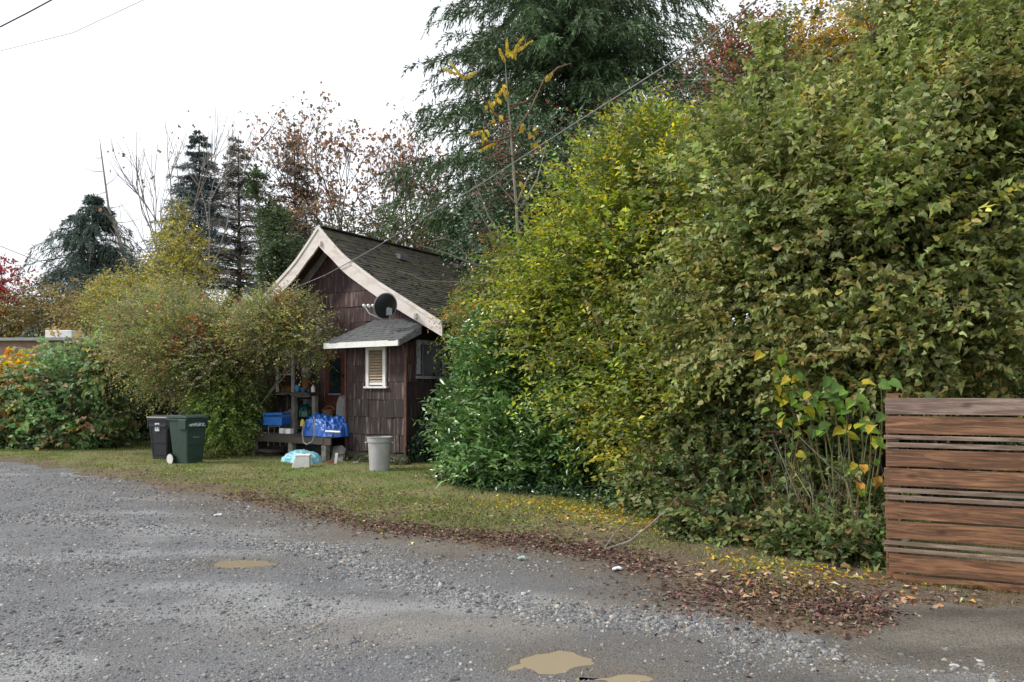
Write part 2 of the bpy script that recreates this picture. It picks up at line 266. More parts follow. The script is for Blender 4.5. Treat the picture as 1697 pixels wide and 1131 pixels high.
def sprays(rng, blobs, nclump, per, nleaf, L=.5, droop=.5, up=.2, spread=.28, inner=.25, front=.35, outw=1.0, zmin=.05, jit=.35, far=1.1):
    """leafy shoots around clump centres on ellipsoids. blobs: (cx, cy, cz, rx, ry, rz, weight)"""
    B = np.array(blobs, float); w = B[:, 6]/B[:, 6].sum(); bi = rng.choice(len(B), nclump, p=w); u = unit(rng, nclump)
    bad = (u[:, 1] > .35) & (rng.random(nclump) > front); u[bad, 1] *= -1
    rad = np.where(rng.random(nclump) < inner, rng.uniform(.35, .8, nclump), rng.uniform(.78, far, nclump))
    rad = rad*(1 + .42*(vnoise(np.arctan2(u[:, 0], u[:, 1])*1.5 + bi*5.3 + 40, u[:, 2]*2.6 + bi*3.1 + 20) - .5))
    c = B[bi, :3] + u*B[bi, 3:6]*rad[:, None]
    n = nclump*per; ci = np.repeat(np.arange(nclump), per); p0 = c[ci] + rng.normal(size=(n, 3))*spread*np.minimum(1, B[bi[ci], 3:6].mean(1)*.7)[:, None]
    uo = nrm(nrm(p0 - B[bi[ci], :3])*outw + rng.normal(size=(n, 3))*jit + np.array([0, 0, up])); ln = L*rng.uniform(.5, 1.3, n)
    m = n*nleaf; k = np.repeat(np.arange(n), nleaf); t = np.tile(np.linspace(.08, 1, nleaf), n); sgn = np.tile(np.where(np.arange(nleaf) % 2, 1, -1), n)
    P = p0[k] + uo[k]*(ln[k]*t)[:, None]; P[:, 2] -= droop*(ln[k]*t**2)
    side = nrm(np.cross(uo, [0, 0, 1.0]) + rng.normal(size=(n, 3))*.3)[k]*sgn[:, None]
    tn = uo[k].copy(); tn[:, 2] -= 2*droop*t
    D = nrm(nrm(tn)*.75 + side*.85 + rng.normal(size=(m, 3))*.28)
    ok = P[:, 2] > zmin; return P[ok], D[ok], ci[k][ok], t[ok], (p0, uo, ln)
def branches(rng, name, mat, parent, base, blobs, ntw=160, r0=.06, sp=None, sides=5, twr=.006):
    m = MB(); base = np.array(base, float)
    hubs = []
    for b in blobs:
        c = np.array(b[:3], float); bb = base + np.append(rng.normal(0, .12, 2), 0); mid = (bb + c)/2 + rng.normal(0, .15, 3); m.tube([bb, mid, c], [r0, r0*.7, r0*.4], sides); hubs.append((c, np.array(b[3:6])))
        for j in range(7):
            u = unit(rng, 1)[0]; u[2] = abs(u[2])*.7; e = c + u*np.array(b[3:6])*.9; m.tube([mid if j % 2 else c, (c+e)/2 + rng.normal(0, .1, 3), e], [r0*.4, r0*.22, r0*.06], 4)
    if sp is not None:
        p0, uo, ln = sp; ii = rng.choice(len(p0), min(ntw, len(p0)), False)
        for i in ii:
            h = min(hubs, key=lambda q: ((q[0]-p0[i])**2).sum()); a = p0[i]*.55 + h[0]*.45; e = p0[i] + uo[i]*ln[i]*.9
            m.tube([a, p0[i]*.9 + a*.1 + rng.normal(0, .04, 3), e], [twr*1.5, twr, twr*.4], 3, False)
    return m.build(name, mat, parent)
GAIN = 1.5
def leaf_protos(name, tmpl, mat, cols, w, curls=(1, 1.8, -1.2)):
    out = []
    for i, c in enumerate(cols):
        tv, tt = tmpl; cu = curls[i % len(curls)]; me = bpy.data.meshes.new(name); v = tv.copy(); v[:, 0] *= w; v[:, 2] *= cu
        me.from_pydata([tuple(q) for q in v], [], [tuple(map(int, q)) for q in tt]); a = me.color_attributes.new('Col', 'FLOAT_COLOR', 'POINT')
        for d in a.data: d.color = (*c, 1)
        me.materials.append(mat); out.append(me)
    return out
def leaf_objs(rng, parent, P, D, Nn, S, protos):
    D = nrm(D); B = nrm(np.cross(D, Nn)); Nn = np.cross(B, D)
    for i in range(len(P)):
        M = Matrix(((B[i][0], D[i][0], Nn[i][0]), (B[i][1], D[i][1], Nn[i][1]), (B[i][2], D[i][2], Nn[i][2])))
        o = bpy.data.objects.new('leaf', protos[int(rng.integers(len(protos)))]); C.objects.link(o); o.parent = parent; o.location = P[i]; o.rotation_euler = M.to_euler(); s = float(S[i]); o.scale = (s, s, s)
def bush(seed, name, label, cat, blobs, base, cols, w, tmpl, lmat, size, width, nclump, per, nleaf, group=None, bark=None, r0=.05, npart=0, ntw=160, upn=.8, clumpvar=.2, tipcols=None, curlvar=.8, leafname='leaves', cmix=.5, **kw):
    cols = [tuple(min(.6, q*GAIN) for q in c_) for c_ in cols]
    rng = np.random.default_rng(seed); root = empty(name, tuple(base), label=label, cat=cat, group=group); b0 = np.array(base, float)
    P, D, ci, t, sp = sprays(rng, blobs, nclump, per, nleaf, **kw); n = len(P)
    cc = pick(rng, nclump, cols, w)
    col = (pick(rng, n, cols, w)*(1-cmix) + cc[ci]*cmix)*np.exp(rng.normal(0, clumpvar, nclump))[ci][:, None]
    if tipcols is not None:
        k = rng.random(nclump) < tipcols[1]; kk = k[ci]; col[kk] = pick(rng, int(kk.sum()), tipcols[0])
    Nn = nrm(np.array([0, 0, upn]) + rng.normal(size=(n, 3))*.55 + np.array([0, -.25, 0])); S = size*rng.uniform(.6, 1.25, n); W = width*rng.uniform(.75, 1.2, n); cz = rng.normal(1, curlvar, n)
    if npart:
        q = np.argsort(np.linalg.norm(P - np.array([0, 0, EYE]), axis=1) + rng.random(n)*1.0 + (np.abs(P[:, 0]) > P[:, 1]*.72)*50)[:npart]; mk = np.ones(n, bool); mk[q] = False
        pr = leaf_protos('leaf', tmpl, lmat, cols + cols, width); leaf_objs(rng, root, P[q] - b0, D[q], Nn[q], S[q], pr)
    else: mk = np.ones(n, bool)
    o = leaves(leafname, P[mk], D[mk], Nn[mk], S[mk], W[mk], col[mk], tmpl, lmat, None, cz[mk]); o.parent = root; o.location = -b0
    if npart: o['kind'] = 'stuff'
    t_ = branches(rng, 'branches', bark or M_bark, None, b0, blobs, ntw, r0, sp); t_.parent = root; t_.location = -b0
    return root
# ------------------------------------------------------------------ the cottage
CXY = (-2.33, 15.9); TH = R(-33.1); CU, SU = math.cos(TH), math.sin(TH)
def W(u, v, z=0): return np.array([CXY[0] + u*CU - v*SU, CXY[1] + u*SU + v*CU, z])
def Wa(u, v): return CXY[0] + u*CU - v*SU, CXY[1] + u*SU + v*CU
def L(px, py, v):
    a = (px - CX)/F; Y = (v - SU*CXY[0] + CU*CXY[1])/(CU - SU*a); X = a*Y; return ((X-CXY[0])*CU + (Y-CXY[1])*SU, EYE - (py-HZ)*Y/F)
UC, VG, VB, VEND = -3.06, .85, .35, 9.6
_d = [0, .4, .8, 1.06, 2.0, 2.9, 3.66, 3.92]; _z = [5.68, 5.30, 4.94, 4.75, 4.15, 3.66, 3.24, 3.10]
def prof(d): return float(np.interp(abs(d), _d, _z))
def shake_mat():
    m, nt, b = newmat('cedar_shake'); Lk = nt.links.new; ge = nt.nodes.new('ShaderNodeNewGeometry'); oi = nt.nodes.new('ShaderNodeObjectInfo')
    mp = N(nt, 'ShaderNodeMapping', Scale=(16, 16, 1.3)); ad = nt.nodes.new('ShaderNodeVectorMath'); cb = nt.nodes.new('ShaderNodeCombineXYZ'); ml = nt.nodes.new('ShaderNodeMath'); ml.operation = 'MULTIPLY'; ml.inputs[1].default_value = 19
    Lk(oi.outputs['Random'], ml.inputs[0]); Lk(ml.outputs[0], cb.inputs[2]); Lk(ge.outputs['Position'], ad.inputs[0]); Lk(cb.outputs[0], ad.inputs[1]); Lk(ad.outputs[0], mp.inputs[0])
    n = N(nt, 'ShaderNodeTexNoise', Scale=1.0, Detail=5, Roughness=.6); Lk(mp.outputs[0], n.inputs['Vector'])
    sp = nt.nodes.new('ShaderNodeSeparateXYZ'); Lk(ge.outputs['Position'], sp.inputs[0]); mr = N(nt, 'ShaderNodeMapRange', **{'From Min': 2.35, 'From Max': 1.3}); Lk(sp.outputs[2], mr.inputs[0])
    paint = ramp(nt, [(.35, (.058, .025, .022)), (.52, (.034, .016, .016)), (.66, (.15, .105, .095))]); bare = ramp(nt, [(.40, (.014, .009, .008)), (.56, (.035, .021, .018)), (.62, (.09, .065, .057)), (.70, (.24, .19, .17))])
    Lk(n.outputs['Fac'], paint.inputs[0]); Lk(n.outputs['Fac'], bare.inputs[0])
    mx = nt.nodes.new('ShaderNodeMixRGB'); Lk(mr.outputs[0], mx.inputs[0]); Lk(paint.outputs[0], mx.inputs[1]); Lk(bare.outputs[0], mx.inputs[2])
    hv = nt.nodes.new('ShaderNodeHueSaturation'); m2 = N(nt, 'ShaderNodeMapRange', **{'To Min': .78, 'To Max': 1.3}); Lk(oi.outputs['Random'], m2.inputs[0]); Lk(m2.outputs[0], hv.inputs['Value']); Lk(mx.outputs[0], hv.inputs['Color']); Lk(hv.outputs[0], b.inputs['Base Color'])
    b.inputs['Roughness'].default_value = .75; bp = N(nt, 'ShaderNodeBump', Strength=.6, Distance=.01); Lk(n.outputs['Fac'], bp.inputs['Height']); Lk(bp.outputs[0], b.inputs['Normal']); return m
M_shake = shake_mat()
M_wallback = mat('dark_sheathing', (.03, .016, .014), (.02, .012, .01), .9, 5)
M_trim = mat('weathered_white_paint', (.66, .61, .57), (.50, .42, .38), .6, 3.5, (1, 1, 2.5), .3, .004, lo=.45, hi=.75)
M_white = mat('white_paint', (.78, .77, .74), (.60, .58, .54), .5, 7, (1, 1, 1), .15, .003, lo=.5, hi=.8)
M_greytrim = mat('grey_stained_wood', (.20, .20, .215), (.09, .09, .10), .7, 7, (1, 1, 5), .4, .005)
M_roof = mat('mossy_shingle', (.045, .041, .038), (.078, .073, .036), .92, 3.2, (1, 1, 1), .5, .01, objrand=.0, lo=.42, hi=.66)
M_roof2 = mat('grey_shingle', (.13, .135, .14), (.065, .066, .068), .9, 9, (1, 1, 1), .5, .008, lo=.35, hi=.7)
M_soffit = mat('brown_soffit', (.10, .052, .035), (.055, .028, .02), .8, 9)
M_glass = mat('dark_window_glass', (.014, .018, .022), (.022, .027, .032), .22, 2, bump=0, spec=.3)
M_louver = mat('tan_louver', (.42, .33, .22), (.28, .21, .14), .6, 14)
M_conc = mat('old_concrete', (.26, .255, .24), (.13, .125, .11), .9, 9, bump=.5, dist=.01)
M_wood = mat('old_grey_wood', (.10, .085, .07), (.045, .036, .028), .85, 9, (1, 6, 6), .5, .008)
M_steel = simple('grey_metal', (.30, .32, .35), .45, .3)
M_black = simple('black_plastic', (.012, .012, .014), .5)
house = empty('cottage', (*CXY, 0), TH, label='dark maroon shake cottage with white barge boards, mossy gable roof and small lean-to', cat='house')
# body
m = MB(); us = [UC-3.06, UC-2, UC-1.06, UC-.6, UC, UC+.6, UC+1.06, UC+2, 0-.0]
top = [(u, VG, prof(u-UC)-.12) for u in us]; m.poly([(UC-3.06, VG, .25)] + top + [(0, VG, .25)], (0, VEND-.4-VG, 0)); m.build('wall', M_wallback, house)
m = MB(); m.poly([(0-.0, -.0, .28), (0, -.0, 2.70), (0, VG-.003, 3.05), (0, VG-.003, .28)], (-1.8, 0, 0)); m.build('lean_to_wall', M_wallback, house)
m = MB(); m.box((UC, 5.0, .11), (6.0, 8.2, .26)); m.box((-.9, .45, .12), (1.72, .8, .28)); m.build('foundation', M_conc, house)
# shakes
rs = np.random.default_rng(3)
um = bpy.data.meshes.new('shingle'); um.from_pydata([(-.5, -1, 0), (.5, -1, 0), (.5, -1, 1), (-.5, -1, 1), (-.5, -1.9, 0), (.5, -1.9, 0), (.5, -1.2, 1), (-.5, -1.2, 1), (-.5, 0, 0), (.5, 0, 0)], [], [(4, 5, 6, 7), (8, 9, 5, 4), (8, 4, 7, 3), (9, 2, 6, 5), (3, 7, 6, 2)]); um.materials.append(M_shake)
def shingle(u0, u1, z0, z1, v, side=False):
    o = inst('shingle', um, house, ((u0+u1)/2, v + .012, z0) if not side else (v - .012, (u0+u1)/2, z0), (0, rs.normal(0, .004), 0 if not side else R(90)), ((u1-u0)-.007, .018*rs.uniform(.8, 1.3), z1-z0)); return o
def clad(u0, u1, zb, zt, v, z00, wm, limit=None, holes=(), side=False, dz=.392):
    k0 = math.floor((zb - z00)/dz)
    for k in range(k0, int((zt-z00)/dz)+1):
        z0, z1 = max(zb, z00 + k*dz), min(zt, z00 + (k+1)*dz + .03)
        if z1 - z0 < .08: continue
        u = u0 - rs.uniform(0, .01)
        while u < u1 - .03:
            w = min(u1-u, wm*rs.uniform(.65, 1.35)); w = u1-u if u1-u-w < .08 else w; a, b = u, u+w; u = b
            if any(a > h[0]-.02 and b < h[1]+.02 and z0 > h[2]-.05 and z1 < h[3]+.05 for h in holes): continue
            jz = z0 + rs.normal(0, .006)
            if limit:
                lz = [limit(a), limit(b)]
                if max(lz) < z0 + .04: continue
                if min(lz) < z1:
                    mm = MB(); ha, hb = min(z1, lz[0]), min(z1, lz[1]); lo = min(jz, ha-.001, hb-.001)
                    if ha < z0 + .02 and hb > ha: a = a + (b-a)*(z0+.02-ha)/(hb-ha); ha = z0+.02
                    if hb < z0 + .02 and ha > hb: b = b - (b-a)*(z0+.02-hb)/(ha-hb); hb = z0+.02
                    if b-a < .03: continue
                    mm.poly([(a, v-.02, z0), (b-.006, v-.02, z0), (b-.006, v-.008, hb), (a, v-.008, ha)], (0, .016, 0)); mm.build('shingle', M_shake, house); continue
            shingle(a, b, jz, z1, v, side)
louv = [L(609, 574, 0)[0], L(641.5, 574, 0)[0], 1.72, 2.68]
clad(-1.8, 0, .287, 2.68, 0, .287, .27, holes=[(louv[0], louv[1], 1.8, 2.68)])
clad(0, 2.2, .287, 2.75, 0, .287, .34, holes=[(.42, 1.2, 1.95, 2.8)], side=True)
glim = lambda u: prof(u-UC) - .13
clad(-6.1, -1.8, .60, 3.0, VG, 3.74-.392*8, .34, limit=glim)
clad(-6.1, -.05, 3.0-.044, 5.5, VG, 3.74-.392*2, .62, limit=glim)
# corner boards
for uu in (0.012, -1.812):
    m = MB(); m.box((uu, -.03, 1.47), (.045, .05, 2.40)); m.build('corner_board', mat('rusty_brown_trim', (.13, .06, .04), (.06, .03, .024), .8, 12), house)
m = MB(); m.tube([(.055, -.06, .45), (.055, -.06, 2.6)], .014, 6); m.build('downpipe', mat('rusty_pipe', (.20, .10, .065), (.09, .05, .04), .7, 10), house)
# main roof slabs + courses
def roof_side(sg, name):
    m = MB(); pts = [(UC + sg*d, VB-.04, prof(d)) for d in _d]; low = [(UC + sg*d, VB-.04, prof(d)-.07) for d in _d[::-1]]; m.poly(pts + low, (0, VEND-VB, 0)); return m.build(name, M_soffit, house)
roof_side(1, 'roof'); roof_side(-1, 'roof')
def sag(v): return -.05*math.sin(max(0, min(1, (v-VB)/8))*math.pi)
m = MB(); rr = np.random.default_rng(8); ds, cur = [], 3.95
while cur > .05: ds.append(cur); cur -= .125
for sg in (1, -1):
    for d in ds:
        v = VB - .06
        while v < VEND-.4:
            w = rr.uniform(.16, .34) if sg == 1 else 1.5; d2 = max(0, d - .15); th = .016 + rr.uniform(0, .012); j = rr.uniform(-.008, .008)
            za, zb = prof(d) + .004, prof(d2) + .004
            m.poly([(UC+sg*(d+j), v, za), (UC+sg*(d+j), v, za+th), (UC+sg*d2, v, zb+.006), (UC+sg*d2, v, zb)], (0, w-.006, 0)); v += w
m.box((UC, (VB+VEND)/2-.2, 5.70), (.20, VEND-VB-.3, .03)); ro = m.build('roof_shingle', M_roof, house); ro['kind'] = 'stuff'
# moss cushions on the roof
m = MB()
for i in range(420):
    d = rr.uniform(.1, 3.8); v = VB + rr.uniform(0, 1)**1.3*8.5; s = rr.uniform(.02, .055); z = prof(d) + .02
    r_ = bmesh.ops.create_icosphere(m.bm, subdivisions=1, radius=1); bmesh.ops.transform(m.bm, matrix=Matrix.Translation((UC+d, v, z)) @ Matrix.Diagonal((s*.8, s*1.5, s*.45, 1)), verts=r_['verts'])
m.build('roof_moss', mat('moss', (.075, .078, .022), (.045, .05, .015), 1, 30), house)['kind'] = 'stuff'
# barge boards
for sg in (1, -1):
    dd = [0, .2, .4, .6, .8, 1.06, 1.5, 2.0, 2.5, 3.0, 3.5, 3.86]; wd = lambda d: .50 - .035*d if d < 1 else .465 - .04*(d-1)
    m = MB(); m.poly([(UC+sg*(d+.002), VB-.09, prof(d)+.015) for d in dd] + [(UC+sg*(d+.002), VB-.09, prof(d)-wd(d)*(.92 if d < .3 else .84)) for d in dd[::-1]], (0, .045, 0)); m.build('barge_board', M_trim, house)
    m = MB(); m.poly([(UC+sg*d, VB-.115, prof(d)+.04) for d in dd] + [(UC+sg*d, VB-.115, prof(d)-.05) for d in dd[::-1]], (0, .022, 0)); m.build('barge_cap', M_trim, house)
    dq = [.15, .6, 1.06, 1.6, 2.2, 2.8, 3.0]
    m = MB(); m.poly([(UC+sg*d, VG-.05, prof(d)-.09) for d in dq] + [(UC+sg*d, VG-.05, prof(d)-.31) for d in dq[::-1]], (0, .026, 0)); m.build('frieze_board', mat('dull_white_paint', (.36, .33, .32), (.24, .2, .19), .7, 5), house)
for px, py in ((532, 404), (690, 524)):
    u, z = L(px, py, VB-.1); m = MB(); m.box((u, VB-.125, z), (.05, .05, .12)); m.build('bracket_end', M_trim, house)
m = MB(); m.box((UC+3.93, 5.0, 3.03), (.05, VEND-.9, .11)); m.build('gutter', M_greytrim, house)
# lean-to roof
E0, ZE, SL = -.45, 2.75, .47
def lz(v): return ZE + SL*(v - E0)
ul = lambda v: -2.07 + (v-E0)/1.3*.36
m = MB(); m.poly([(.2, E0, ZE-.06), (.2, VG, lz(VG)-.06), (ul(VG), VG, lz(VG)-.06), (ul(E0), E0, ZE-.06)], (0, 0, .055)); m.build('lean_to_roof', M_soffit, house)
m = MB(); v = E0 - .03
while v < VG - .02:
    u = ul(v)
    while u < .21:
        w = min(rr.uniform(.13, .26), .23-u); th = .012 + rr.uniform(0, .012); v2 = min(v+.15, VG-.02); j = rr.uniform(-.01, .01)
        m.poly([(u, v+j, lz(v)), (u, v+j, lz(v)+th+.008), (u, v2, lz(v2)+.008), (u, v2, lz(v2))], (w-.006, 0, 0)); u += w
    v += .125
m.build('lean_to_shingle', M_roof2, house)['kind'] = 'stuff'
m = MB(); m.box((-.935, E0-.02, ZE-.065), (2.27, .03, .125)); m.build('fascia', M_white, house)
m = MB(); m.poly([(.205, E0-.03, ZE-.13), (.205, E0-.03, ZE-.0), (.205, VB-.1, lz(VB-.1)-.0), (.205, VB-.1, lz(VB-.1)-.16)], (.03, 0, 0)); m.build('rake_board', M_greytrim, house)
# louvred window
def frame_box(u0, u1, z0, z1, v, t, dp, name, mt, sill=.05, win=None):
    w = win or empty('window'); w.parent = house; m = MB(); m.box(((u0+u1)/2, v, z1-t/2), (u1-u0, dp, t)); m.box((u0+t/2, v, (z0+z1-t)/2), (t, dp, z1-t-z0)); m.box((u1-t/2, v, (z0+z1-t)/2), (t, dp, z1-t-z0)); m.box(((u0+u1)/2, v-.012, z0-.02), (u1-u0+sill, dp+.03, .045)); return m.build(name, mt, w), w
u0, u1 = louv[0], louv[1]; louvre = empty('louvred_window'); louvre.parent = house
frame_box(u0, u1, 1.76, 2.67, -.035, .085, .05, 'frame', M_white, .10, louvre)
m = MB(); m.box(((u0+u1)/2, -.024, 1.78+.04), (u1-u0-.17, .03, .06)); m.build('bottom_rail', M_white, louvre)
m = MB(); m.box(((u0+u1)/2, -.004, 2.2), (u1-u0-.17, .008, .8)); m.build('backing', M_black, louvre)
sl = bpy.data.meshes.new('slat'); mm = MB(); mm.box((0, 0, 0), (u1-u0-.175, .008, .062), Matrix.Rotation(R(-35), 3, 'X')); mm.bm.to_mesh(sl); sl.materials.append(M_louver)
for i in range(12): inst('slat', sl, louvre, ((u0+u1)/2, -.03, 1.885 + i*.063))
# side window (on the u = 0 wall)
sw = empty('window'); sw.parent = house; v0, v1, z0, z1 = .33, 1.32, 1.93, 2.80
m = MB(); m.box((.035, (v0+v1)/2, z1-.05), (.06, v1-v0, .10)); m.box((.035, v0+.045, (z0+z1)/2), (.06, .09, z1-z0-.2)); m.box((.035, v1-.045, (z0+z1)/2), (.06, .09, z1-z0-.2)); m.box((.045, (v0+v1)/2, z0+.03), (.10, v1-v0+.06, .06)); m.build('frame', mat('peeling_grey_paint', (.36, .37, .38), (.16, .165, .17), .7, 9), sw)
m = MB(); m.box((.022, (v0+v1)/2, (z0+z1)/2), (.012, v1-v0-.16, z1-z0-.14)); m.build('pane', M_glass, sw)
m = MB(); m.tube([(.034, v0+.2, z0+.07), (.036, v0+.2, z1-.12)], .006, 4); m.build('screen_edge', M_steel, sw)
# gable-wall window and door on the porch
u0, zt = L(460, 583, VG); u1, zb = L(489, 655, VG)
fr, win = frame_box(u0, u1, zb+.05, zt, VG-.035, .085, .05, 'frame', M_white)
m = MB(); m.box(((u0+u1)/2, VG-.006, (zt+zb)/2), (u1-u0-.15, .01, zt-zb-.1)); m.build('pane', M_glass, win)
m = MB(); m.box(((u0+u1)/2, VG-.03, zb+.55), (u1-u0-.17, .03, .05)); m.build('rail', M_white, win)
m = MB(); m.box(((u0+u1)/2+.04, VG-.014, zb+.29), (u1-u0-.25, .006, .42)); m.build('cardboard', mat('orange_board', (.38, .17, .05), (.25, .11, .035), .8, 5), win)
du0, dzt = L(541, 588, VG); du1 = -1.82; door = empty('door'); door.parent = house
m = MB(); m.box(((du0+du1)/2, VG-.03, (dzt+.62)/2), (du1-du0, .045, dzt-.62)); m.build('door_leaf', mat('oxblood_paint', (.12, .028, .022), (.075, .02, .016), .6, 6), door)
a0, b0_ = L(546, 594, VG-.05); a1, b1_ = L(565, 653, VG-.05)
m = MB(); m.box(((a0+a1)/2, VG-.056, (b0_+b1_)/2), (a1-a0, .008, b0_-b1_)); m.build('pane', M_glass, door)
m = MB(); m.box(((a0+a1)/2, VG-.066, b1_-.01), (a1-a0+.03, .03, .04)); m.build('sill', M_steel, door)
m = MB(); u, z = L(569, 623, VG-.06); m.box((u, VG-.075, z), (.04, .03, .06)); m.build('handle', M_black, door)
# electricity meter and conduit
u, z = L(509, 615, VG-.05); met = empty('electric_meter'); met.parent = house
m = MB(); m.box((0, 0, -.05), (.20, .07, .30)); o = m.build('meter_box', M_steel, met, .008); met.location = (u, VG-.06, z)
m = MB(); m.lathe([(.085, 0), (.085, .05), (.07, .09), (.02, .10)], 20); o = m.build('meter_dial', simple('pale_glass', (.5, .52, .54), .2), met, smooth=True); o.rotation_euler = (R(90), 0, 0); o.location = (0, -.035, 0)
m = MB(); m.tube([(.02, 0, .1), (.02, 0, .95)], .015); m.build('conduit', M_steel, met)
m = MB(); m.box((0, 0, 0), (.16, .09, .22)); o = m.build('orange_box', simple('faded_orange', (.42, .18, .06)), met, .008); o.location = (-.05, 0, -.32)
# roof vents found where the photograph shows them on the slope
def roof_hit(px, py):
    lo = None
    for Y in np.arange(15, 28, .01):
        p = at(px, py, Y); q = p[:2] - np.array(CXY); u = q[0]*CU + q[1]*SU; v = -q[0]*SU + q[1]*CU
        if v > VB and 0 < u-UC < 3.9 and p[2] <= prof(u-UC)+.03: return u, v, p[2]
for (px, py, mt) in ((662, 427, M_greytrim), (757, 443, M_greytrim), (757, 524, simple('blue_grey_metal', (.35, .45, .58), .35))):
    h = roof_hit(px, py)
    if h: m = MB(); m.poly([(-.13, -.13, 0), (.14, -.13, -.08), (.16, -.13, .05), (-.02, -.13, .10)], (0, .28, 0)); o = m.build('roof_vent', mt, house, .01); o.location = h
# ivy on the side wall is a plant; see vegetation.  ---- satellite dish
dish = empty('satellite_dish', tuple(at(655, 551, 16.0)), label='black satellite dish with triple receiver arm standing on the lean-to roof', cat='satellite dish')
f0 = at(655, 551, 16.0); c = at(639, 508, 15.95) - f0; ax = Vector((-.50, .80, .34)).normalized()
m = MB(); m.tube([(0, 0, -.04), (-.01, -.01, .03), c + np.array([.10, -.03, -.25]), c + np.array([.09, -.05, -.10])], .018, 8); m.box((0, 0, -.01), (.16, .12, .02)); m.build('mast', M_steel, dish)
m = MB(); q = ax.to_track_quat('Z', 'Y'); pr = [(.001, -.055), (.08, -.05), (.16, -.035), (.22, -.015), (.262, .01), (.268, .012), (.262, .018), (.22, -.005), (.16, -.025), (.08, -.04), (.001, -.045)]
m.lathe(pr, 32); o = m.build('reflector', simple('black_coating', (.012, .012, .014), .45), dish, smooth=True); o.rotation_mode = 'QUATERNION'; o.rotation_quaternion = q; o.location = c; o.scale = (1, 1.1, 1)
m = MB(); m.lathe([(.262, .004), (.275, .006), (.275, .018), (.262, .02)], 32); o2 = m.build('rim', M_steel, dish); o2.rotation_mode = 'QUATERNION'; o2.rotation_quaternion = q; o2.location = c; o2.scale = (1, 1.1, 1)
m = MB(); cb = Vector(c) - ax*.08; m.box(cb + Vector((.05, -.01, -.10)), (.12, .08, .16), Matrix.Rotation(.4, 3, 'Z')); m.tube([cb + Vector((.03, 0, 0)), cb + Vector((.10, 0, -.16))], .02); m.build('mounting_bracket', M_steel, dish, .006)
p0, p1, p2 = at(634, 530, 15.95)-f0, at(612, 520, 16.05)-f0, at(605, 509, 16.15)-f0; m = MB(); m.tube([p0, p1, p2], [.014, .016, .018]); m.build('feed_arm', M_steel, dish)
for k in range(3):
    m = MB(); pp = Vector(at(603.5 + 7.5*k, 507, 16.15)-f0); m.tube([pp - ax*.03, pp + ax*.05], [.036, .028], 10); m.build('receiver', M_white, dish)

# ------------------------------------------------------------------ porch and the things on it
porch = empty('porch', (*CXY, 0), TH, label='old grey plank porch with steps at the cottage door', cat='porch')
for i in range(10):
    m = MB(); m.box((-3.25, -.42 + i*.125, .60), (2.88, .115, .035)); m.build('plank', M_wood, porch)
m = MB(); m.box((-3.25, -.50, .50), (2.9, .04, .16)); m.build('rim_joist', M_wood, porch)
for u in (-4.6, -3.2, -2.05):
    m = MB(); m.box((u, -.44, .25), (.14, .12, .42)); m.build('pier', M_conc, porch)
for (pl, pr_, py, v, th) in ((418, 469, 729, -.15, .045), (412, 452, 746, -.55, .06)):
    ul_, z = L(pl, py, v); ur, _ = L(pr_, py, v); m = MB(); m.box(((ul_+ur)/2, v+.15, z), (ur-ul_, .34, th)); m.box(((ul_+ur)/2, v+.2, z/2-.02), (ur-ul_-.2, .2, max(.05, z-.08))); m.build('step', M_wood, porch)
pu, pz = L(488, 650, .1)
for (px_, yt) in ((488, 654), (522, 657)):
    u, z = L(px_, yt, .1); m = MB(); m.box((u, .1, (z+.6)/2), (.11, .10, z-.6)); m.build('post', mat('grey_post', (.24, .225, .215), (.13, .115, .10), .8, 7), porch)
def thing(name, label, cat, px, py, v, rz=None, group=None):
    u, z = L(px, py, v); return empty(name, tuple(W(u, v, z)), TH if rz is None else rz, label=label, cat=cat, group=group)
# counter
t = thing('workbench', 'long weathered bench board level with the porch window sill', 'bench', 488, 654, .1)
m = MB(); m.box((0, .1, .03), (1.2, .45, .045)); m.box((.35, -.08, -.03), (.6, .06, .07)); m.build('bench_top', M_wood, t)
for sx in (-.5, .55): m = MB(); m.box((sx, .22, -.42), (.07, .07, .84)); m.build('leg', M_wood, t)
def simple_lathe(name, label, cat, px, py, v, prof_, mt, sides=18):
    u, z = L(px, py, v); m = MB(); m.lathe(prof_, sides); o = m.build(name, mt, None, smooth=False, label=label, cat=cat); o.location = W(u, v, z); return o
simple_lathe('pail', 'small bright blue pail standing on the bench board', 'pail', 493, 650, .1, [(.05, .01), (.075, .17), (.082, .17), (.08, .16)], simple('cyan_plastic', (.03, .25, .45)))
simple_lathe('bottle', 'white plastic bottle at the right end of the bench board', 'bottle', 519, 651, .1, [(.045, .01), (.05, .02), (.05, .13), (.018, .16), (.018, .19)], simple('white_plastic', (.7, .7, .68)))
simple_lathe('jar', 'dark jar beside the white bottle on the bench', 'jar', 512, 651, .05, [(.045, .01), (.05, .02), (.05, .09), (.03, .11), (.03, .12)], M_black)
t = thing('watering_can', 'dark blue watering can with thin spout on the bench board', 'watering can', 503, 651, .12)
m = MB(); m.lathe([(.07, .01), (.075, .02), (.06, .12), (.05, .13)], 16); m.build('can', simple('navy_plastic', (.03, .06, .14)), t)
m = MB(); m.tube([(-.05, 0, .05), (-.13, 0, .12), (-.2, 0, .15)], .01); m.build('spout', M_steel, t)
m = MB(); m.tube([(.05, 0, .03), (.11, 0, .1), (.03, 0, .15)], .008); m.build('handle', M_steel, t)
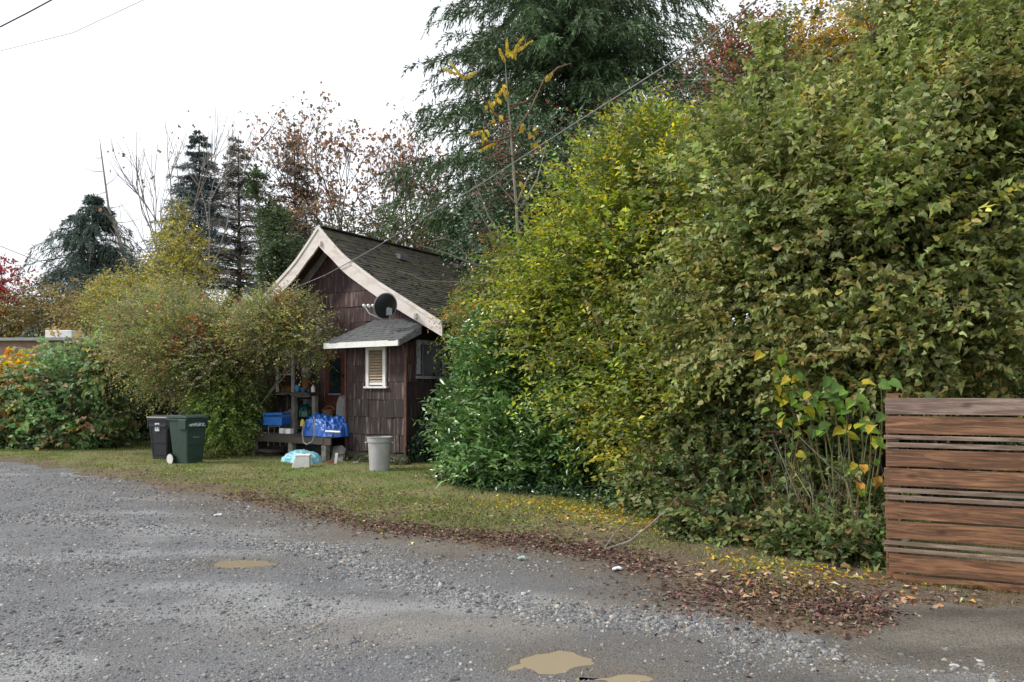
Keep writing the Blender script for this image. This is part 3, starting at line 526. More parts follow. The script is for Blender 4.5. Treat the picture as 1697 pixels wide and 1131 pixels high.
# milk crate on wire stand
def crate(name, label, px0, px1, py0, py1, v, cm):
    u0, z1 = L(px0, py0, v); u1, z0 = L(px1, py1, v); w, h = u1-u0, z1-z0; t = empty(name, tuple(W((u0+u1)/2, v, z0)), TH+R(20), label=label, cat='crate'); w *= .72; d = w*.8
    for sx, sy, ww, rz in ((0, -d/2, w, 0), (0, d/2, w, 0), (-w/2, 0, d, 90), (w/2, 0, d, 90)):
        m = MB(); m.box((0, 0, h-.02), (ww, .012, .04)); m.box((0, 0, .02), (ww, .012, .04)); m.box((0, 0, h*.55), (ww, .010, .05))
        n = 9
        for i in range(n): m.box((-ww/2 + ww*i/(n-1), 0, h/2), (.014, .012, h))
        m.box((0, .003, h*.28), (ww, .004, h*.3)); o = m.build('side_panel', cm, t); o.location = (sx, sy, 0); o.rotation_euler = (0, 0, R(rz))
    m = MB(); m.box((0, 0, .006), (w, d, .01)); m.build('base', cm, t); return t
M_bluep = simple('blue_plastic', (.02, .16, .55), .4)
crate('milk_crate', 'bright blue plastic milk crate propped up on a wire stand by the steps', 444, 474, 684, 705, -.25, M_bluep)
u, z = L(459, 705, -.25); t = empty('wire_stand', tuple(W(u, -.25, 0)), TH+R(20), label='thin grey wire stand carrying the blue milk crate', cat='stand')
for sx in (-.15, .15):
    for sy in (-.13, .13): m = MB(); m.tube([(sx, sy, z-.01), (sx*1.1, sy, .3)], .010); m.build('leg', M_steel, t)
m = MB(); m.tube([(-.15, -.13, z-.02), (.15, -.13, z-.02), (.15, .13, z-.02), (-.15, .13, z-.02), (-.15, -.13, z-.02)], .010); m.build('top_ring', M_steel, t)
# crumpled cloth heaps
def heap(name, label, cat, px0, px1, py0, py1, v, depth, mt, seed, loc=None, w=None, h=None, crump=.13, power=.5, flat=0, lean=0):
    if loc is None: ua, zt_ = L(px0, py0, v); ub, z0 = L(px1, py1, v); w, h = ub-ua, zt_-z0; loc = W((ua+ub)/2, v, z0)
    n = 56; xs, ys = np.meshgrid(np.linspace(-1, 1, n), np.linspace(-1, 1, n)); r = np.clip(1 - (np.abs(xs)**2.6 + np.abs(ys)**2.6), 0, 1); s = seed*7.3
    def ridg(f, k): return 1 - np.abs(2*vnoise(xs*f + s + k + 8, ys*f + s*1.7 + k + 8) - 1)*1.0
    cr = (ridg(2.6, 0)**2*.45 + ridg(6.1, 9)**2*.33 + ridg(13, 21)**2*.22 - .45)
    z = h*(r**power)*(.86 + lean*xs) + h*crump*2.4*cr*np.minimum(1, r*5)
    X = xs*w/2*(1 + .10*(vnoise(xs*3+s, ys*3)-.5)) + .04*w*(ridg(5, 3)-.5); Y = ys*depth/2*(1+.15*(vnoise(ys*3+s, xs*3+5)-.5)) + .04*w*(ridg(5, 13)-.5)
    i = np.arange(n*n).reshape(n, n); T = np.stack([i[:-1, :-1], i[:-1, 1:], i[1:, 1:], i[1:, :-1]], -1).reshape(-1, 4)
    o = mesh_np(name, np.stack([X.ravel(), Y.ravel(), np.maximum(z.ravel(), .005)], 1), T, mt, None, None, True, False); o.location = loc; o.rotation_euler = (0, 0, TH); return tag(o, label, cat)
M_tarp = mat('blue_tarp', (.008, .07, .34), (.014, .13, .5), .32, 9, bump=.5, dist=.02, spec=.6)
M_tarp2 = mat('pale_blue_sheet', (.16, .42, .52), (.28, .55, .62), .4, 7, bump=.5, dist=.02)
heap('tarpaulin', 'crumpled bright blue tarpaulin bundled on the porch beside the lean-to', 'tarpaulin', 511, 574, 688, 724, -.12, .8, M_tarp, 3, power=.34, crump=.26)
p = gnd(500, 769); heap('plastic_sheet', 'pale blue plastic sheet heaped over something on the grass', 'sheet', 0, 0, 0, 0, 0, .75, M_tarp2, 5, loc=(p[0], p[1], .0), w=1.02, h=.36, power=.75, crump=.07)
u, z = L(563, 716, -.5); m = MB(); m.tube([(-.42, 0, 0), (.05, 0, .0)], .022, 8); o = m.build('pipe', M_white, None, label='short white pipe along the porch edge under the blue tarpaulin', cat='pipe'); o.location = W(u, -.53, z); o.rotation_euler = (0, 0, TH)
heap('sack', 'grey sack standing behind the blue tarpaulin against the lean-to', 'sack', 561, 578, 650, 700, .35, .3, simple('grey_burlap', (.20, .20, .19), .9), 7, power=.22, crump=.06)
t = thing('basket', 'brown wicker basket on the porch behind the blue tarpaulin', 'basket', 545, 690, .45)
m = MB(); m.lathe([(.13, 0), (.19, .16), (.20, .16), (.19, .14)], 18); m.build('wicker_bowl', mat('wicker', (.26, .14, .06), (.14, .07, .03), .8, 25, (1, 1, 4)), t)
m = MB(); m.tube([(.19*math.cos(a), 0, .15 + .1*math.sin(a)) for a in np.linspace(0, math.pi, 9)], .01); m.build('handle', mat('wicker2', (.24, .13, .06)), t)
heap('green_bag', 'dark green refuse bag slumped under the bench board', 'bag', 493, 516, 668, 692, .4, .4, simple('dark_green_bag', (.01, .07, .05), .35), 9)
heap('grey_bag', 'grey cloth bag lying behind the porch post', 'bag', 472, 494, 676, 712, .3, .5, simple('grey_cloth', (.17, .17, .155), .9), 13)
t = thing('storage_tin', 'pale grey tall tin standing at the wall under the bench', 'tin', 510, 690, .6); m = MB(); m.box((0, 0, .2), (.17, .15, .40)); m.build('tin_body', simple('pale_grey', (.28, .30, .33)), t, .01); m = MB(); m.box((0, 0, .415), (.185, .165, .03)); m.build('lid', simple('pale_grey2', (.35, .37, .4)), t)
t = thing('wreath', 'dark green wreath hanging on the porch door', 'wreath', 555, 628, VG-.1); rw = np.random.default_rng(4); a = rw.uniform(0, 2*math.pi, 500); P = np.stack([.13*np.cos(a), np.zeros(500), .16*np.sin(a)], 1) + rw.normal(0, .025, (500, 3))
leaves('needles', P, rw.normal(size=(500, 3)), rw.normal(size=(500, 3)), .06, .35, pick(rw, 500, [(.01, .07, .045), (.015, .09, .06), (.1, .07, .03)]), T_QUAD, M_leaf, t)
o = heap('glove', 'yellow work glove hung on the pipe loop in front of the porch', 'glove', 498, 505, 694, 707, -.62, .05, simple('yellow_leather', (.38, .29, .05)), 4)
m = MB(); pts = [L(x_, y_, -.64) for x_, y_ in ((503, 702), (501, 718), (503, 733), (508, 737), (517, 733), (521, 722), (522, 700), (520, 690))]; m.tube([(u, 0, z) for u, z in pts], .016, 7); o = m.build('bent_pipe', M_steel, None, label='bent grey pipe loop standing before the blue tarpaulin', cat='pipe'); o.location = W(0, -.64, 0); o.rotation_euler = (0, 0, TH)
for k, (px, lab) in enumerate(((469, 'left white carton of the pair on the porch edge'), (480, 'right white carton of the pair on the porch edge'))):
    u, z = L(px, 723, -.40); z = .62; m = MB(); m.box((0, 0, .065), (.145, .12, .115), Matrix.Rotation(R(-6+14*k), 3, 'Z')); m.box((0, 0, .125), (.15, .05, .006)); o = m.build('carton', M_white, None, label=lab, cat='carton', group='white cartons on the porch edge'); o.location = W(u, -.40, z-.0); o.rotation_euler = (0, 0, TH)
# styrofoam block, leaning slabs
p = gnd(501, 777); t = empty('foam_box', (p[0], p[1], 0.02), R(8), label='dirty white foam box on the grass before the pale blue sheet', cat='box')
m = MB(); m.poly([(-.21, -.12, 0), (.16, -.12, 0), (.16, -.12, .25), (-.13, -.12, .25)], (0, .25, 0)); m.build('box_body', mat('foam', (.85, .84, .82), (.70, .69, .66), .8, 7), t, .012); m = MB(); m.poly([(-.135, -.13, .25), (.17, -.13, .25), (.17, -.13, .285), (-.12, -.13, .285)], (0, .27, 0)); m.build('lid', mat('foam2', (.85, .84, .82), (.74, .73, .7), .8, 7), t, .008)
p = at(556, 765, 16.6); m = MB(); m.poly([(-.17, 0, 0), (.22, 0, 0), (.20, .08, .30), (.05, .1, .39), (-.18, .1, .36)], (.01, .05, .02)); o = m.build('concrete_slab', M_conc, None, .01, label='broken grey concrete slab leaning on the porch base', cat='slab'); o.location = (p[0], p[1], 0); o.rotation_euler = (0, 0, TH)
p = at(557, 771, 16.0); m = MB(); m.box((0, 0, .14), (.06, .03, .29), Matrix.Rotation(.12, 3, 'Y')); o = m.build('board_offcut', M_white, None, .004, label='short white board offcut upright beside the leaning slab', cat='board'); o.location = (p[0], p[1], 0)
p = at(546, 771, 16.1); m = MB(); m.poly([(-.2, 0, 0), (.12, 0, 0), (.12, .02, .14), (.05, .03, .12)], (0, .05, 0)); o = m.build('brick_red_board', simple('brick_red', (.22, .05, .04), .8), None, label='dull red board scrap lying between sheet and white offcut', cat='board'); o.location = (p[0], p[1], 0)
rr = np.random.default_rng(77)
for k, (px, py, s, lb) in enumerate(((600, 768, .13, 'pale stone left of the grey trash can'), (590, 772, .10, 'small round stone between slab and trash can'), (575, 764, .11, 'flat stone at the foot of the shake wall'), (660, 760, .12, 'pale stone right of the grey trash can'), (693, 771, .10, 'white stone in the ivy at the corner'), (530, 748, .16, 'grey block under the porch corner'))):
    p = gnd(px, py) if k < 5 else at(px, py, 16.9)*np.array([1, 1, 0]); m = MB(); r_ = bmesh.ops.create_icosphere(m.bm, subdivisions=2, radius=1)
    for vv in m.bm.verts: vv.co *= 1 + .25*(vnoise(np.array(vv.co.x*2+k*9+20), np.array(vv.co.y*2+vv.co.z*2+20))-.5)
    bmesh.ops.scale(m.bm, vec=(s, s*.8, s*.62), verts=m.bm.verts); o = m.build('stone', M_conc, None, smooth=True, label=lb, cat='stone', group='stones along the cottage base'); o.location = (p[0], p[1], s*.4)
# rake and broom handles at the left of the porch
for k, (a, b, lb, mt) in enumerate((((424, 700), (446, 655), 'pale rake handle leaning left of the porch window', M_palebark), ((428, 706), (437, 662), 'thin white broom handle leaning left of the blue crate', M_white))):
    m = MB(); ua, za = L(*a, -.1); ub, zb = L(*b, .5); m.tube([(ua, -.1, za-.35), (ub, .5, zb)], .016, 7)
    o = m.build('handle_pole', mt, None, label=lb, cat='pole'); o.location = (*CXY, 0); o.rotation_euler = (0, 0, TH)
heap('teal_tub', 'dark teal cover slumped behind the leaning handles', 'cover', 418, 437, 679, 708, .1, .4, simple('teal', (.01, .08, .12), .5), 17)
# grey trash can
p = gnd(629, 783); t = empty('trash_can', (p[0], p[1], .01), label='round light grey plastic trash can before the lean-to corner', cat='trash can')
M_can = mat('light_grey_plastic', (.42, .42, .43), (.34, .335, .33), .5, 5, bump=.1, dist=.003)
m = MB(); m.lathe([(.195, 0), (.20, .015), (.232, .60), (.25, .61), (.252, .69), (.262, .70), (.262, .715), (.235, .715), (.22, .60), (.19, .04)], 40); m.build('body', M_can, t, smooth=False)
for s in (-1, 1): m = MB(); m.tube([(s*.25, -.06, .60), (s*.285, -.05, .60), (s*.285, .05, .60), (s*.25, .06, .60)], .011); m.build('handle', M_can, t)
# wheelie bins
def wheelie(name, label, pos, rz, body_mat, lid_mat, h=1.08, sticker=False, scribble=False):
    t = empty(name, (pos[0], pos[1], .01), rz, label=label, cat='wheelie bin', group='wheelie bins on the verge')
    b = [(-.22, -.26), (.22, -.26), (.22, .22), (-.22, .22)]; tp = [(-.29, -.34), (.29, -.34), (.29, .33), (-.29, .33)]; z0, z1 = .03, h-.09
    m = MB(); B = [m.bm.verts.new((x, y, z0)) for x, y in b]; Tt = [m.bm.verts.new((x, y, z1)) for x, y in tp]; m.bm.faces.new(B[::-1]); m.bm.faces.new(Tt)
    for i in range(4): m.bm.faces.new((B[i], B[(i+1) % 4], Tt[(i+1) % 4], Tt[i]))
    m.build('body', body_mat, t, .03)
    m = MB(); m.box((0, 0, z1-.02), (.62, .71, .045)); m.box((0, -.337, z1-.16), (.52, .03, .05)); [m.box((s*.305, -.20, z1-.12), (.035, .26, .22)) for s in (-1, 1)]; m.build('rim', body_mat, t, .012)
    fw = lambda z: -.26 - .08*(z-z0)/(z1-z0)
    m = MB()
    for (z, w) in ((.16, .40), (.43, .42), (.46, .42), (.78, .44)): m.box((0, fw(z)-.004, z), (w, .014, .016))
    for s in (-1, 1): m.poly([(s*.20, fw(.16)-.009, .16), (s*.20+.014, fw(.16)-.009, .16), (s*.225+.014, fw(.78)-.009, .78), (s*.225, fw(.78)-.009, .78)], (0, .014, 0))
    m.build('front_ribs', body_mat, t)
    m = MB(); tpz = z1+.012; m.poly([(-.32, -.37, tpz), (-.32, .37, tpz), (-.32, .33, tpz+.06), (-.32, -.10, tpz+.075), (-.32, -.35, tpz+.04)], (.64, 0, 0)); m.build('lid', lid_mat, t, .012)
    m = MB(); m.tube([(-.24, .36, z1-.02), (-.24, .42, z1), (.24, .42, z1), (.24, .36, z1-.02)], .014); m.build('handle', body_mat, t)
    t.scale = (.92, .92, 1)
    for s in (-1, 1):
        w = empty('wheel', (s*.29, .235, .13)); w.parent = t; w.rotation_euler = (0, R(90), 0)
        m = MB(); m.lathe([(.10, -.025), (.13, -.022), (.13, .022), (.10, .025)], 24); m.build('tyre', M_black, w)
        m = MB(); m.lathe([(.112, -.029), (.112, .029), (.03, .033)], 24); m.build('hub', simple('white_wheel', (.72, .71, .70)), w)
    m = MB(); m.tube([(-.27, .235, .13), (.27, .235, .13)], .012); m.build('axle', M_black, t)
    if scribble:   # white paint-pen scrawl across the front
        S = [(0, .3), (.06, .75), (.1, .2), (.16, .85), (.19, .3), (.27, .9), (.28, .25), (.36, .9), (.36, .3), (.46, .9), (.50, .5), (.43, .3), (.56, .35), (.60, .95), (.60, .25), (.72, .9), (.62, .55), (.78, .25), (.82, .85), (.93, .8), (.84, .3), (1, .25)]
        pts = [(-.21 + .44*a, fw(.87)-.022+.0*b, .835 + .105*b) for a, b in S]; m = MB(); m.tube(pts, .010, 5); m.tube([(-.235, fw(.87)-.022, .895), (-.08, fw(.87)-.022, .90)], .007, 5); m.build('paint_scrawl', simple('white_pen', (.75, .78, .82)), t)
        m = MB(); [m.box((-.07 + .035*i, fw(.62)-.004, .62), (.022, .006, .03)) for i in range(5)]; m.build('moulded_mark', simple('pale_green_grey', (.22, .25, .24)), t)
    if sticker:
        m = MB(); m.box((-.02, fw(.80)-.008, .80), (.13, .006, .19)); m.build('sticker', simple('white_label', (.7, .74, .78)), t)
        m = MB(); m.poly([(-.055, fw(.8)-.015, .75), (-.035, fw(.8)-.015, .75), (-.015, fw(.8)-.015, .86), (.0, fw(.8)-.015, .86), (.02, fw(.8)-.015, .75), (.035, fw(.8)-.015, .75), (.005, fw(.8)-.015, .875), (-.025, fw(.8)-.015, .875)], (0, .004, 0)); m.build('printed_mark', simple('dark_ink', (.05, .08, .16)), t)
    return t
M_green = mat('dark_green_plastic', (.024, .050, .040), (.032, .06, .05), .5, 6, bump=.1, dist=.003)
M_greenlid = simple('green_lid', (.05, .075, .07), .4)
M_navy = simple('charcoal_plastic', (.026, .028, .036), .5); M_navylid = simple('charcoal_lid', (.07, .07, .085), .45)
wheelie('wheelie_bin', 'dark green wheelie bin with white scrawl on its front', at(311, 772, 16.25)*np.array([1, 1, 0]), R(62), M_green, M_greenlid, 1.12, scribble=True)
wheelie('wheelie_bin', 'charcoal wheelie bin with white sticker, behind the green one', at(277, 765, 17.2)*np.array([1, 1, 0]), R(-15), M_navy, M_navylid, 1.08, sticker=True)
# ------------------------------------------------------------------ board fence at the right
fl, fr_ = np.array([at(1467, 0, 6.33)[0], 6.33]), np.array([at(1697, 0, 5.92)[0], 5.92]); fd = (fr_-fl)/np.linalg.norm(fr_-fl); fang = math.atan2(fd[1], fd[0])
fence = empty('board_fence', (fl[0], fl[1], 0), fang, label='brown horizontal board fence with wide and narrow slats at the driveway', cat='fence')
def board_mat(name, c1, c2):
    m, nt, b = newmat(name); Lk = nt.links.new; t = nt.nodes.new('ShaderNodeTexCoord'); oi = nt.nodes.new('ShaderNodeObjectInfo'); cb = nt.nodes.new('ShaderNodeCombineXYZ'); ml = nt.nodes.new('ShaderNodeMath'); ml.operation = 'MULTIPLY'; ml.inputs[1].default_value = 23
    Lk(oi.outputs['Random'], ml.inputs[0]); [Lk(ml.outputs[0], cb.inputs[i]) for i in range(3)]; ad = nt.nodes.new('ShaderNodeVectorMath'); Lk(t.outputs['Object'], ad.inputs[0]); Lk(cb.outputs[0], ad.inputs[1])
    mp = N(nt, 'ShaderNodeMapping', Scale=(1.2, 1, 16)); Lk(ad.outputs[0], mp.inputs[0]); n = N(nt, 'ShaderNodeTexNoise', Scale=2.2, Detail=8, Roughness=.65, Distortion=.8); Lk(mp.outputs[0], n.inputs['Vector'])
    n2 = N(nt, 'ShaderNodeTexNoise', Scale=2.4, Detail=3); Lk(ad.outputs[0], n2.inputs['Vector'])
    r = ramp(nt, [(.34, tuple(x*.75 for x in c1)), (.46, c1), (.6, c2), (.72, tuple(x*1.5 for x in c2))]); Lk(n.outputs['Fac'], r.inputs[0])
    mk = N(nt, 'ShaderNodeMapping', Scale=(2.6, .05, 5.2)); Lk(ad.outputs[0], mk.inputs[0]); v = N(nt, 'ShaderNodeTexVoronoi', Scale=1.0, Randomness=1); Lk(mk.outputs[0], v.inputs['Vector']); kr = ramp(nt, [(.055, (.12, .1, .1)), (.10, (.55, .5, .5)), (.17, (1, 1, 1))]); Lk(v.outputs['Distance'], kr.inputs[0])
    m1 = nt.nodes.new('ShaderNodeMixRGB'); m1.blend_type = 'MULTIPLY'; m1.inputs[0].default_value = 1; Lk(r.outputs[0], m1.inputs[1]); Lk(kr.outputs[0], m1.inputs[2])
    hs = nt.nodes.new('ShaderNodeHueSaturation'); mr = N(nt, 'ShaderNodeMapRange', **{'To Min': .7, 'To Max': 1.35}); Lk(n2.outputs['Fac'], mr.inputs[0]); Lk(mr.outputs[0], hs.inputs['Value']); Lk(m1.outputs[0], hs.inputs['Color']); Lk(hs.outputs[0], b.inputs['Base Color'])
    b.inputs['Roughness'].default_value = .6; bp = N(nt, 'ShaderNodeBump', Strength=.5, Distance=.004); Lk(n.outputs['Fac'], bp.inputs['Height']); Lk(bp.outputs[0], b.inputs['Normal']); return m
M_board = board_mat('cedar_board', (.115, .054, .026), (.25, .125, .062)); M_slat = board_mat('greyed_slat', (.17, .115, .08), (.29, .22, .175)); M_topb = board_mat('greyed_board', (.17, .11, .085), (.28, .205, .165))
rf = np.random.default_rng(6)
rows = [(233, 300), (303, 375), (378, 398), (406, 428), (432, 502), (505, 577), (582, 604), (610, 632), (637, 706), (710, 782), (788, 808), (815, 835), (838, 912), (916, 962)]
yz = lambda r_: EYE - (560 + r_/2.356 - HZ)*6.33/F
for i, (a, b) in enumerate(rows):
    zt, zb = yz(a), yz(b); h = zt-zb-.010; x0 = rf.uniform(-.012, .008) if i < 12 else .03*(i-11); Lg = 5.0; m = MB(); m.box((x0+Lg/2, 0, 0), (Lg, .020, h)); o = m.build('board', M_topb if i == 0 else (M_slat if h < .06 else M_board), fence, .0025); o.location = (0, rf.uniform(-.004, .004), (zt+zb)/2); o.rotation_euler = (rf.normal(0, .008), rf.normal(0, .0008)-.001, 0)
for k, x0 in enumerate((.06, 1.9, 3.8)):
    m = MB(); m.box((x0, .068, .83), (.09, .09, 1.66)); m.build('post', M_board, fence, .003)
nm = bpy.data.meshes.new('nail'); mm = MB(); mm.tube([(0, -.013, 0), (0, -.0105, 0)], .0035, 6); mm.bm.to_mesh(nm); nm.materials.append(M_steel)
for a, b in rows:
    for q in ((.25, .75) if b-a > 40 else (.5,)): inst('nail', nm, fence, (.035 + rf.uniform(-.008, .008), 0, yz(a+(b-a)*q)))
# moss along the fence foot
n = 2600; rm = np.random.default_rng(9); u_ = rm.uniform(.1, 4.5, n); w_ = -np.abs(rm.normal(0, .045, n)) + .03; P = np.stack([fl[0] + fd[0]*u_ - (-fd[1])*(-w_)*-1*0 + fd[1]*-w_*0, fl[1] + fd[1]*u_, np.full(n, .03)], 1); P[:, 0] += fd[1]*(-w_); P[:, 1] += -fd[0]*(-w_); 
mo = leaves('moss', P, np.array([0, 0, 1]) + rm.normal(size=(n, 3))*.8, rm.normal(size=(n, 3)), .03, .5, pick(rm, n, [(.10, .09, .012), (.13, .10, .02), (.06, .06, .015)]), T_QUAD, M_grass); tag(mo, 'olive moss growing along the foot of the board fence', 'moss', kind='stuff')

# ------------------------------------------------------------------ near hedge
g = np.array
def B(px, py, Y, rpx, rpy, ry, w=1.0):   # ellipsoid placed from where the photograph shows its middle, at distance Y, radii in metres from pixels
    p = at(px, py, Y); return (p[0], p[1], p[2], rpx*Y/F, ry, rpy*Y/F, w)
HZL = [(.13, .16, .045), (.18, .20, .065), (.25, .27, .13), (.22, .16, .06), (.09, .13, .04), (.27, .23, .06)]
bush(21, 'hazel_tree', 'large hazel with crumpled dull green leaves leaning over the fence', 'tree',
     [B(1240, 350, 9.6, 105, 125, 1.2, 1.2), B(1400, 325, 9.3, 110, 125, 1.3, 1.5), B(1540, 235, 9.2, 100, 110, 1.3, 1.4), B(1640, 330, 8.8, 140, 220, 1.3, 1.8), B(1440, 440, 8.7, 170, 150, 1.2, 1.9), B(1250, 520, 9.2, 130, 110, 1.0, 1.1), B(1560, 560, 8.0, 130, 60, .7, .7), B(1800, 200, 9.2, 150, 260, 1.5, .9), B(1320, 225, 9.8, 50, 70, .6, .35), B(1470, 150, 9.6, 40, 70, .6, .3), B(1274, 115, 9.5, 10, 38, .12, .07), B(1448, 60, 9.4, 12, 50, .15, .09), B(1500, 50, 9.3, 20, 60, .2, .12), B(1180, 215, 9.8, 10, 30, .12, .05), B(1610, 110, 9.6, 90, 70, .9, .7), B(1390, 600, 8.1, 90, 60, .6, .6)],
     (5.2, 9.6, 0), HZL, [3, 3, 2, .8, 2, .5], T_CRUMP, M_leaf, .08, .95, 1250, 10, 10, bark=M_bark, r0=.05, npart=290, ntw=900, L=.55, droop=.16, up=.15, spread=.2, inner=.22, front=.25, zmin=1.35, curlvar=1.0, clumpvar=.25, far=1.2, upn=1.0, cmix=.4)
YEL = [(.17, .22, .04), (.11, .17, .035), (.31, .32, .045), (.42, .32, .04), (.07, .11, .035), (.16, .135, .09)]
bush(22, 'yellowing_shrub', 'tall shrub with small yellow and lime leaves beside the hazel', 'shrub',
     [B(1020, 365, 12.6, 75, 90, 1.2, 1.3), B(1080, 280, 12.4, 60, 50, 1.0, .6), B(930, 480, 12.8, 65, 70, 1.1, 1.0), B(1060, 470, 12.0, 130, 110, 1.1, 1.4), B(900, 540, 13.2, 50, 50, .8, .5), B(1030, 620, 11.4, 90, 80, .9, 1.0), B(1130, 660, 10.6, 80, 70, .8, .8), B(1075, 740, 10.6, 60, 60, .6, .6), B(960, 560, 12.2, 80, 70, .9, .6)],
     (1.9, 12.6, 0), YEL, [3, 2.5, 2.2, .9, 1.6, 1.4], T_OVAL, M_leaf, .095, .95, 1150, 6, 10, bark=M_bark, r0=.045, ntw=500, npart=120, L=.75, droop=.22, up=.45, spread=.19, inner=.25, front=.25, zmin=.35, clumpvar=.3, far=1.28)
LAU = [(.06, .13, .035), (.09, .17, .045), (.14, .22, .07), (.04, .08, .03)]
bush(23, 'laurel_bush', 'glossy dark green cherry laurel bush right of the cottage', 'shrub',
     [B(875, 620, 13.6, 90, 95, 1.2, 1.4), B(797, 705, 13.7, 52, 62, .9, .8), B(900, 740, 12.6, 110, 75, .9, 1.3), B(980, 700, 12.2, 70, 100, .8, .9), B(818, 585, 14.4, 34, 44, .7, .4), B(840, 770, 12.8, 90, 45, .7, .7)],
     (.2, 14, 0), LAU, [2, 3, 2, 1], T_LANCE, M_gloss, .135, 1.1, 850, 7, 11, bark=M_greenstem, r0=.04, ntw=350, npart=250, L=.36, droop=.04, up=.45, spread=.2, inner=.22, front=.25, zmin=.12, clumpvar=.15, upn=1.0, curlvar=.4)
# interior leaf litter and undergrowth: brambles from the laurel to the fence
BRM = [(.07, .11, .035), (.11, .15, .05), (.16, .17, .07), (.20, .13, .06), (.05, .08, .03)]
bush(24, 'bramble_thicket', 'bramble thicket with dull leaves under the hazel left of the fence', 'brambles',
     [B(1160, 700, 9.9, 65, 50, .7, .8), B(1110, 800, 9.7, 55, 60, .5, .6), B(1170, 800, 9.2, 60, 50, .5, .8), B(1350, 810, 8.4, 40, 50, .4, .5), B(1430, 860, 7.5, 40, 50, .3, .4), B(1210, 870, 8.2, 80, 26, .3, .8), B(1330, 890, 7.6, 60, 26, .3, .6), B(1410, 915, 7.1, 50, 30, .25, .6), B(1330, 720, 8.3, 60, 40, .4, .6)],
     (3.0, 9.0, 0), BRM, [2.5, 2.5, 1.8, 1.0, 2], T_CRUMP, M_leaf, .08, .95, 430, 6, 8, bark=M_redstem, r0=.012, ntw=420, npart=150, L=.4, droop=.25, up=.35, spread=.2, inner=.3, front=.3, zmin=.02)
# knotweed: big heart-shaped lime leaves on canes
T_HEART = (np.array([(0, .06, 0), (-.26, -.02, .02), (-.42, .2, .06), (-.36, .55, .05), (0, 1.05, -.22), (.36, .55, .05), (.42, .2, .06), (.26, -.02, .02), (0, .45, -.05)]), T_BROAD[1])
rk = np.random.default_rng(31)
kw = empty('knotweed', (3.0, 7.9, 0), label='knotweed canes with big heart-shaped lime and yellow leaves near the fence', cat='plant')
kcols = [(.16, .30, .04), (.22, .36, .05), (.40, .38, .03), (.10, .19, .04), (.50, .40, .04), (.13, .24, .05)]; kpro = leaf_protos('leaf', T_HEART, M_leaf, kcols, 1.0, (1, 1.6, .5)); kpro2 = leaf_protos('leaf', T_HEART, M_dry, [(.55, .30, .05), (.50, .26, .06), (.40, .28, .06)], 1.0, (1, 2))
m = MB(); PL, DL = [], []
for (px, py, pb, Y) in ((1270, 600, 1370, 7.9), (1300, 605, 1385, 7.8), (1330, 620, 1390, 7.7), (1365, 610, 1400, 7.6), (1390, 640, 1410, 7.5), (1290, 650, 1360, 8.0), (1345, 650, 1395, 7.4), (1420, 640, 1425, 7.3), (1275, 690, 1350, 7.9), (1440, 700, 1430, 7.2), (1405, 760, 1400, 7.2), (1300, 780, 1350, 7.9), (1460, 640, 1445, 7.2)):
    b0 = g([at(pb, 0, Y)[0], Y+.15, 0.0]); Y -= .45; e = at(px, py, Y); mid = (b0+e)/2 + g([.08, 0, .22]); pts = [b0, (b0+mid)/2 + g([.01, 0, .05]), mid, (mid+e)/2 + g([0, -.03, .08]), e]; m.tube([q - g([3.0, 7.9, 0]) for q in pts], [.011, .010, .008, .006, .003], 6)
    for t in np.linspace(.5, 1, 10):
        f = t*4; i = min(3, int(f)); q = pts[i]*(1-(f-i)) + pts[i+1]*(f-i); PL.append(q + rk.normal(0, .05, 3)); DL.append(g([rk.choice([-1, 1])*rk.uniform(.3, .8), -.35, -.5]) + rk.normal(0, .25, 3))
m.build('cane', M_greenstem, kw); PL, DL = g(PL), g(DL); ok_ = (PL[:, 2] > 1.25) | (rk.random(len(PL)) < .3); PL, DL = PL[ok_], DL[ok_]; kk = PL[:, 2] > 1.25
leaf_objs(rk, kw, PL[kk]-g([3.0, 7.9, 0]), DL[kk], g([0, -.55, .7]) + rk.normal(size=(kk.sum(), 3))*.25, .125*rk.uniform(.6, 1.25, kk.sum()), kpro)
leaf_objs(rk, kw, PL[~kk]-g([3.0, 7.9, 0]), DL[~kk], g([0, -.7, .5]) + rk.normal(size=((~kk).sum(), 3))*.3, .10*rk.uniform(.6, 1.1, (~kk).sum()), kpro[:4])
PY = g([at(*q) for q in ((1298, 888, 7.3), (1318, 885, 7.3), (1395, 868, 7.1), (1402, 885, 7.1), (1360, 850, 7.3), (1430, 770, 7.1), (1452, 790, 7.0), (1425, 800, 7.1))]); leaf_objs(rk, kw, PY-g([3.0, 7.9, 0]), g([0, -.3, -.8]) + rk.normal(size=(len(PY), 3))*.4, g([0, -1, .25]) + rk.normal(size=(len(PY), 3))*.15, rk.uniform(.1, .15, len(PY)), kpro2)
# bare canes and dead stems in front of the dark thicket
rc = np.random.default_rng(44); dead = empty('dead_canes', (3.4, 7.6, 0), label='tangle of bare brown canes between thicket and fence', cat='canes')
for k in range(46):
    px = rc.uniform(1310, 1462); Y = 6.75 + (1462-px)*.005 + rc.uniform(0, .35); b0 = g([at(px, 0, Y)[0], Y, 0]); e = b0 + g([rc.normal(-.1, .35), rc.normal(0, .15), rc.uniform(.5, 1.5)]); mid = (b0+e)/2 + rc.normal(0, .1, 3)
    m = MB(); m.tube([q-g([3.4, 7.6, 0]) for q in (b0, mid, e)], [.008, .006, .003], 5); m.build('stem', [M_redstem, M_greenstem, M_palebark, M_bark][k % 4], dead)
